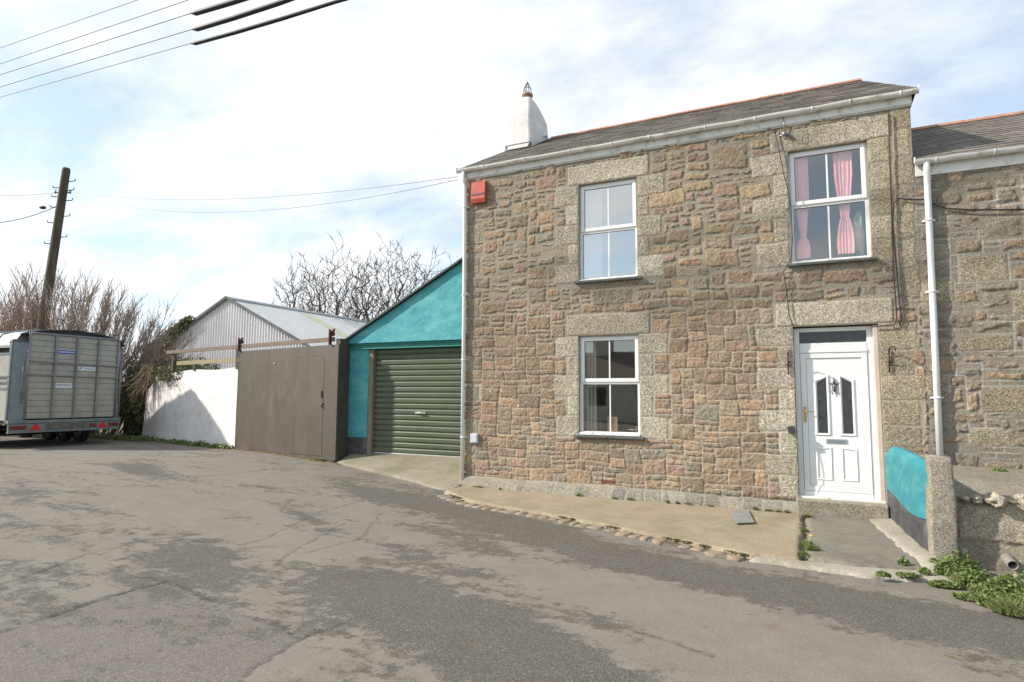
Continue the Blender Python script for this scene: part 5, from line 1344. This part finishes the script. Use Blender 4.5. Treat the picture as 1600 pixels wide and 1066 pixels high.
lw = atD(-60, 349, 27); a = pb.lerp(ptop, .86); o = wire('thicker service cable running down left from the pole with a small joint box', a, lw, .25, .014)
jp = atD(67, 324.5, 27.8); tag(MB().blob(jp, (.14, .10, .06), 2, sub=2, k=.1).build('joint_box', M('joint', (.08,.05,.05), rough=.6)), 'small dark joint box hanging on the service cable left of the pole', 'joint box')
ZW = 8.0
def ov(label, pts, r, sleeves=None, far=True):
    P_ = [atZ(*p, ZW) for p in pts]; d0 = (P_[0]-P_[1]).normalized(); d1 = (P_[-1]-P_[-2]).normalized()
    full = [P_[0]+d0*22]+P_+[P_[-1]+d1*12]
    t = thing('power_line', label, 'power line', tuple(P_[0]), 'overhead power lines crossing the upper left sky')
    MB().tube(full, r, 5).build('conductor', thin, t)
    if sleeves:
        q0 = atZ(*sleeves[0], ZW); e = (P_[-1]+d1*12); pts2 = [q0, q0+(e-q0).normalized()*.12]+[q0+(e-q0)*k/14 for k in range(1, 14)]
        pts2 = [p-Vector((0, 0, .035*math.sin(min(k/4, 1)*math.pi))) for k, p in enumerate(pts2)]
        MB().tube(pts2, [.014]+[sleeves[1]]*3+[sleeves[2]]*11, 7).build('sleeve', cable_black, t)
ov('faintest and highest bare line crossing the upper left corner', [(0,75),(215,0)], .006)
ov('second bare line from the top, without a black sleeve', [(0,100),(300,-2)], .007)
ov('third line from the top with a short thick black sleeve', [(0,117),(298,21),(372,-2)], .008, ((298,21), .044, .040))
ov('fourth line from the top whose black sleeve thins toward the right', [(0,136),(300,46),(445,0)], .0085, ((300,46), .042, .024))
ov('lowest line with a long black sleeve reaching the top edge', [(0,152),(298,68),(535,0)], .0075, ((298,68), .036, .030))

# ------------------------------------------------------------------ livestock trailer
def trailer():
    TX = -18.5; yl, yr = -1.25, 1.60; zb, zt = .76, 2.98; LEN = 4.6; xf = TX-LEN; g = gzf(-20)+.0
    t = thing('livestock_trailer', 'aluminium livestock trailer parked at the far left with its rear ramp closed', 'trailer', (-20.8, .17, g))
    al_w = M('trailer_cream', (.37,.355,.30), (.33,.315,.26), sc=2, rough=.45, dirt=(.26,.25,.21), dsc=4, dlo=.5, dhi=.75)
    al_g = M('trailer_steel', (.16,.195,.20), (.22,.25,.25), sc=5, rough=.45, metal=.35)
    al_r = M('trailer_rib', (.19,.18,.185), (.25,.24,.24), sc=5, rough=.45, metal=.3)
    blk = M('trailer_black', (.03,.03,.032), rough=.7)
    rfw = M('trailer_roof', (.80,.81,.82), (.70,.71,.72), sc=2, rough=.45)
    # body shell
    mb = MB(); mb.box(xf, TX-.30, yl, yl+.04, zb, 1.62); mb.box(xf, TX-.30, yl, yl+.04, 1.92, 2.52); mb.box(xf, TX-.30, yl+.03, yl+.05, 1.62, 1.92); mb.box(xf, TX-.30, yr-.04, yr, zb, 2.55); mb.box(xf, xf+.04, yl+.04, yr-.04, zb, zt)
    mb.box(xf, TX-.30, yl, yl+.04, 2.68, 2.76)
    body = mb.build('body', al_w, t)
    mb = MB(); mb.box(xf+.05, TX-.32, yl+.08, yl+.10, 1.55, 2.75); mb.build('dark_inside', blk, body)
    for z0, z1 in ((1.70, 1.76), (1.84, 1.88)): pass
    mb = MB()
    for x in (TX-.95, TX-2.1, TX-3.3): mb.box(x-.06, x+.06, yl-.03, yl, zb-.05, 2.80)
    mb.box(xf, TX-.28, yl-.02, yl, 1.57, 1.63); mb.box(xf, TX-.28, yl-.02, yl, 1.90, 1.94); mb.box(xf, TX-.28, yl-.02, yl, 2.50, 2.54); mb.box(xf, TX-.28, yl-.02, yl+.01, 1.755, 1.79)
    mb.build('side_rib', al_g, t)
    # arched roof, wrapping down the sides
    prof = [(yl-.01, 2.74), (yl+.01, 2.90), (yl+.09, 3.03), (yl+.28, 3.11), (yl+.7, 3.20), ((yl+yr)/2, 3.26), (yr-.7, 3.20), (yr-.28, 3.11), (yr-.09, 3.03), (yr-.01, 2.90), (yr+.01, 2.74)]
    nx = 20; vs = [(xf-.05+(TX-.34-xf+.05)*i/nx, y, z) for i in range(nx+1) for y, z in prof]; k = len(prof)
    mb = MB(); mb.add(vs, [(i*k+j, i*k+j+1, (i+1)*k+j+1, (i+1)*k+j) for i in range(nx) for j in range(k-1)]+[tuple(range(k)), tuple(range(nx*k, nx*k+k))], 0, False)
    roof_ = mb.build('roof', rfw, t)
    vs = [(x, y, z-.004) for x in (TX-.345, TX-.05) for y, z in prof[1:-1]]; m2 = MB(); m2.add(vs, [(j, j+1, 9+j+1, 9+j) for j in range(8)]); m2.build('roof_end', al_g, t, fix=False)
    m2 = MB(); n = 12
    for x in (TX-.95, TX-2.1): m2.tube([(x, y, z+.01) for y, z in prof], .035, 6)
    m2.build('roof_strap', al_g, t)
    # rear frame: black roof edge, corner posts (chamfered in plan)
    m2 = MB(); m2.tube([(TX-.04, y, z-.02) for y, z in prof[2:-2]], .038, 6); m2.prism([(TX-.04, y, z-.03) for y, z in prof[2:-2]], (-.02, 0, 0)); m2.build('roof_edge', blk, t)
    for (ya, yb_) in ((yl-.01, -.97), (yr+.01, 1.36)):
        m2 = MB(); s = 1 if ya < yb_ else -1
        m2.prism([(TX-.32, ya, zb-.06), (TX-.22, ya, zb-.06), (TX-.01, yb_, zb-.06), (TX-.06, yb_, zb-.06), (TX-.32, ya+s*.04, zb-.06)], (0, 0, 2.88-zb)); m2.tube([(TX-.32, ya, 2.80), (TX-.15, ya+s*.12, 3.02), (TX-.02, yb_, 3.10)], .03, 6)
        m2.tube([(TX-.21, ya-s*.0, zb-.06), (TX-.21, ya-s*.0, 2.86)], .022, 6)
        m2.build('corner_post', al_g, t, bevel=.01)
    # ramp
    ra, rb_, rz0, rz1 = -.95, 1.34, .80, 3.06
    mb = MB(); nb = 14; h = (rz1-rz0)/nb
    for i in range(nb): mb.box(TX-.03, TX-.002+.004*(i % 2), ra, rb_, rz0+i*h+.012, rz0+(i+1)*h); 
    mb.box(TX-.04, TX-.028, ra, rb_, rz0, rz1)
    ramp = mb.build('ramp', al_w, t, bevel=.003)
    m2 = MB()
    for y in (-.33, .22, .80): m2.box(TX+.0, TX+.05, y-.028, y+.028, rz0, rz1)
    m2.build('ramp_rib', al_r, ramp, bevel=.006)
    m2 = MB()
    for y in (ra-.02, rb_+.02): m2.tube([(TX+.02, y, rz0-.02), (TX+.02, y, rz1+.02)], .032, 8)
    m2.tube([(TX+.02, ra, rz1+.02), (TX+.02, rb_, rz1+.02)], .03, 8); m2.build('ramp_frame', al_r, ramp)
    m2 = MB()
    for z in (2.30, 1.95): m2.tube([(TX+.055, ra-.05, z+.03), (TX+.055, rb_+.10, z-.02)], .017, 8)
    m2.build('locking_bar', al_r, ramp)
    for y in (ra-.12, rb_+.12):
        m2 = MB(); m2.box(TX-.015, TX+.0, y-.02, y+.02, 1.2, 2.35); m2.tube([(TX+.0, y, 1.2), (TX+.0, y, 2.35)], .016, 6); m2.box(TX-.02, TX+.04, y-.04, y+.04, 1.90, 2.05); m2.build('latch', al_r, ramp)
    # stickers
    def sign(y0, y1, z0, z1, m, name): return MB().box(TX+.006, TX+.010, y0, y1, z0, z1).build(name, m, ramp)
    blue = M('sign_blue', (.03,.06,.34), rough=.4); wht = M('sign_white', (.66,.68,.68), rough=.5)
    s1 = sign(-.31, .18, 2.555, 2.685, wht, 'blue_sign'); MB().box(TX+.0105, TX+.0125, -.30, .17, 2.565, 2.675).build('sign_face', blue, ramp)
    m2 = MB(); rr = random.Random(1); y = -.26
    while y < .12: w = rr.uniform(.015, .035); m2.box(TX+.013, TX+.0145, y, y+w, 2.605, 2.64); y += w+.012
    m2.build('sign_text', wht, ramp)
    sign(.27, .74, 2.13, 2.24, wht, 'small_sign')
    m2 = MB(); m2.prism([(TX+.0105, .29, 2.145), (TX+.0105, .40, 2.20), (TX+.0105, .37, 2.23), (TX+.0105, .30, 2.19)], (.002, 0, 0)); m2.build('sign_logo', M('logo_blue', (.05,.30,.55), rough=.4), ramp)
    m2 = MB(); m2.box(TX+.0105, TX+.0125, .44, .70, 2.165, 2.195); m2.build('sign_text', M('pale_text', (.35,.38,.42), rough=.5), ramp)
    sign(-.32, .14, 1.625, 1.765, wht, 'name_sign')
    cu = bpy.data.curves.new('name_sign_text', 'FONT'); cu.body = 'LIVESTOCK'; cu.size = .105; cu.align_x = 'CENTER'; cu.align_y = 'CENTER'; cu.extrude = .001
    to = bpy.data.objects.new('tmp', cu); COL.objects.link(to)
    bpy.context.view_layer.update()
    me = bpy.data.meshes.new_from_object(to.evaluated_get(bpy.context.evaluated_depsgraph_get())); bpy.data.objects.remove(to)
    wid = max(v.co.x for v in me.vertices)-min(v.co.x for v in me.vertices); k2 = .41/wid
    me.transform(Matrix.Translation((TX+.0115, -.09, 1.70)) @ Matrix(((0,0,1,0),(1,0,0,0),(0,1,0,0),(0,0,0,1))) @ Matrix.Diagonal((k2, k2*1.1, 1, 1)))
    me.materials.clear(); me.materials.append(M('ink', (.03,.05,.10), rough=.5)); o = bpy.data.objects.new('sign_text', me); COL.objects.link(o); o.parent = ramp
    o.location = -(Vector(ramp.location)+Vector(t.location))
    # light board
    mb = MB(); mb.box(TX-.02, TX+.03, -1.32, 1.50, .47, .68); mb.box(TX-.05, TX+.05, -1.32, 1.50, .44, .47); mb.box(TX-.06, TX+.05, -1.34, 1.52, .69, .77)
    lb = mb.build('light_board', al_g, t, bevel=.005)
    MB().box(TX+.031, TX+.036, -.45, .62, .49, .66).build('number_plate', M('dirty_plate', (.10,.095,.08), (.18,.17,.14), sc=9, rough=.9), lb)
    redl = M('lamp_red', (.55,.02,.015), rough=.25); redd = M('lamp_dark_red', (.16,.02,.015), rough=.3)
    for y0 in (-.83, .88):
        m2 = MB(); m2.prism([(TX+.032, y0, .50), (TX+.032, y0+.27, .50), (TX+.032, y0+.135, .70)], (.012, 0, 0)); m2.build('reflector', redl, lb)
    for (y0, y1) in ((-1.28, -1.12), (-1.10, -.92), (.66, .86), (1.20, 1.32), (1.34, 1.46)):
        MB().box(TX+.031, TX+.055, y0, y1, .53, .63).build('rear_lamp', redd, lb, bevel=.006)
    # chassis, mudguard, wheels
    mb = MB(); mb.box(xf-.6, TX-.02, -.9, -.8, .46, .60); mb.box(xf-.6, TX-.02, 1.15, 1.25, .46, .60); mb.box(xf, TX-.05, yl+.04, yr-.04, .66, .76)
    for x in (TX-1.4, TX-2.2, TX-3.0): mb.tube([(x, -1.3, g+.33), (x, 1.65, g+.33)], .04, 8)
    mb.bar((xf-.6, .17, .53), (xf-1.5, .17, .53), .1, .12)
    mb.build('chassis', blk, t)
    mb = MB(); mb.box(TX-3.5, TX-.9, yl-.22, yl, .66, .72); mb.box(TX-.96, TX-.9, yl-.22, yl, .36, .66); mb.build('mudguard', al_g, t)
    mb = MB(); mb.box(TX-3.5, TX-.9, yr, yr+.2, .66, .72); mb.build('mudguard', al_g, t)
    rub = M('tyre', (.025,.025,.026), rough=.85); rim = M('rim', (.35,.35,.34), rough=.5, metal=.4)
    for x in (TX-1.4, TX-2.2, TX-3.0):
        for y in (-1.30, .45 if x > TX-2 else 1.55, ):
            y = -1.30 if y < 0 else 1.25
            w = MB(); R1 = .33; pf = [(-.10, .20), (-.11, .28), (-.085, R1), (.085, R1), (.11, .28), (.10, .20)]
            vs = [(x+math.cos(2*math.pi*q/28)*r_, y+u, g+.33+math.sin(2*math.pi*q/28)*r_) for q in range(28) for u, r_ in pf]; k = 6
            w.add(vs, [(q*k+j, q*k+(j+1) % k, ((q+1) % 28)*k+(j+1) % k, ((q+1) % 28)*k+j) for q in range(28) for j in range(k)], 0, True)
            wl = w.build('wheel', rub, t); MB().tube([(x, y-.09, g+.33), (x, y+.09, g+.33)], .20, 20).build('rim', rim, wl)
    # ramp spring / inner wheel seen below the body
    w = MB()
trailer()

# ------------------------------------------------------------------ buildings behind the camera: they show in the panes
def back_house(label, foot, h, ridge, m):
    t = thing('house_opposite', label, 'house', tuple(foot[0]))
    mb = MB(); mb.prism([(x, y, -.3) for x, y, _ in foot], (0, 0, h+.3)); mb.build('wall', m, t)
    return t
hw = M('opposite_wall', (.60,.57,.52), (.5,.47,.42), sc=2, rough=.9)
o2 = back_house('long low house across the road behind the camera', [(-14,-26,0), (3,-26,0), (3,-32,0), (-14,-32,0)], 2.5, 0, hw)
mb = MB(); mb.prism([(-14.3,-25.7,2.5), (-14.3,-29,4.4), (-14.3,-32.3,2.5)], (17.6,0,0)); mb.build('roof', slate, o2)
mb = MB()
for x in (-12, -9, -6, -3, 0): mb.box(x, x+1.1, -26.04, -25.98, .9, 2.0)
mb.build('window', dark_glass, o2)
MB().box(-12.5, -11.4, -29.5, -28.5, 4.0, 5.6).build('chimney', hw, o2)

S.render.resolution_x = 1024; S.render.resolution_y = 682
S.render.engine = 'CYCLES'
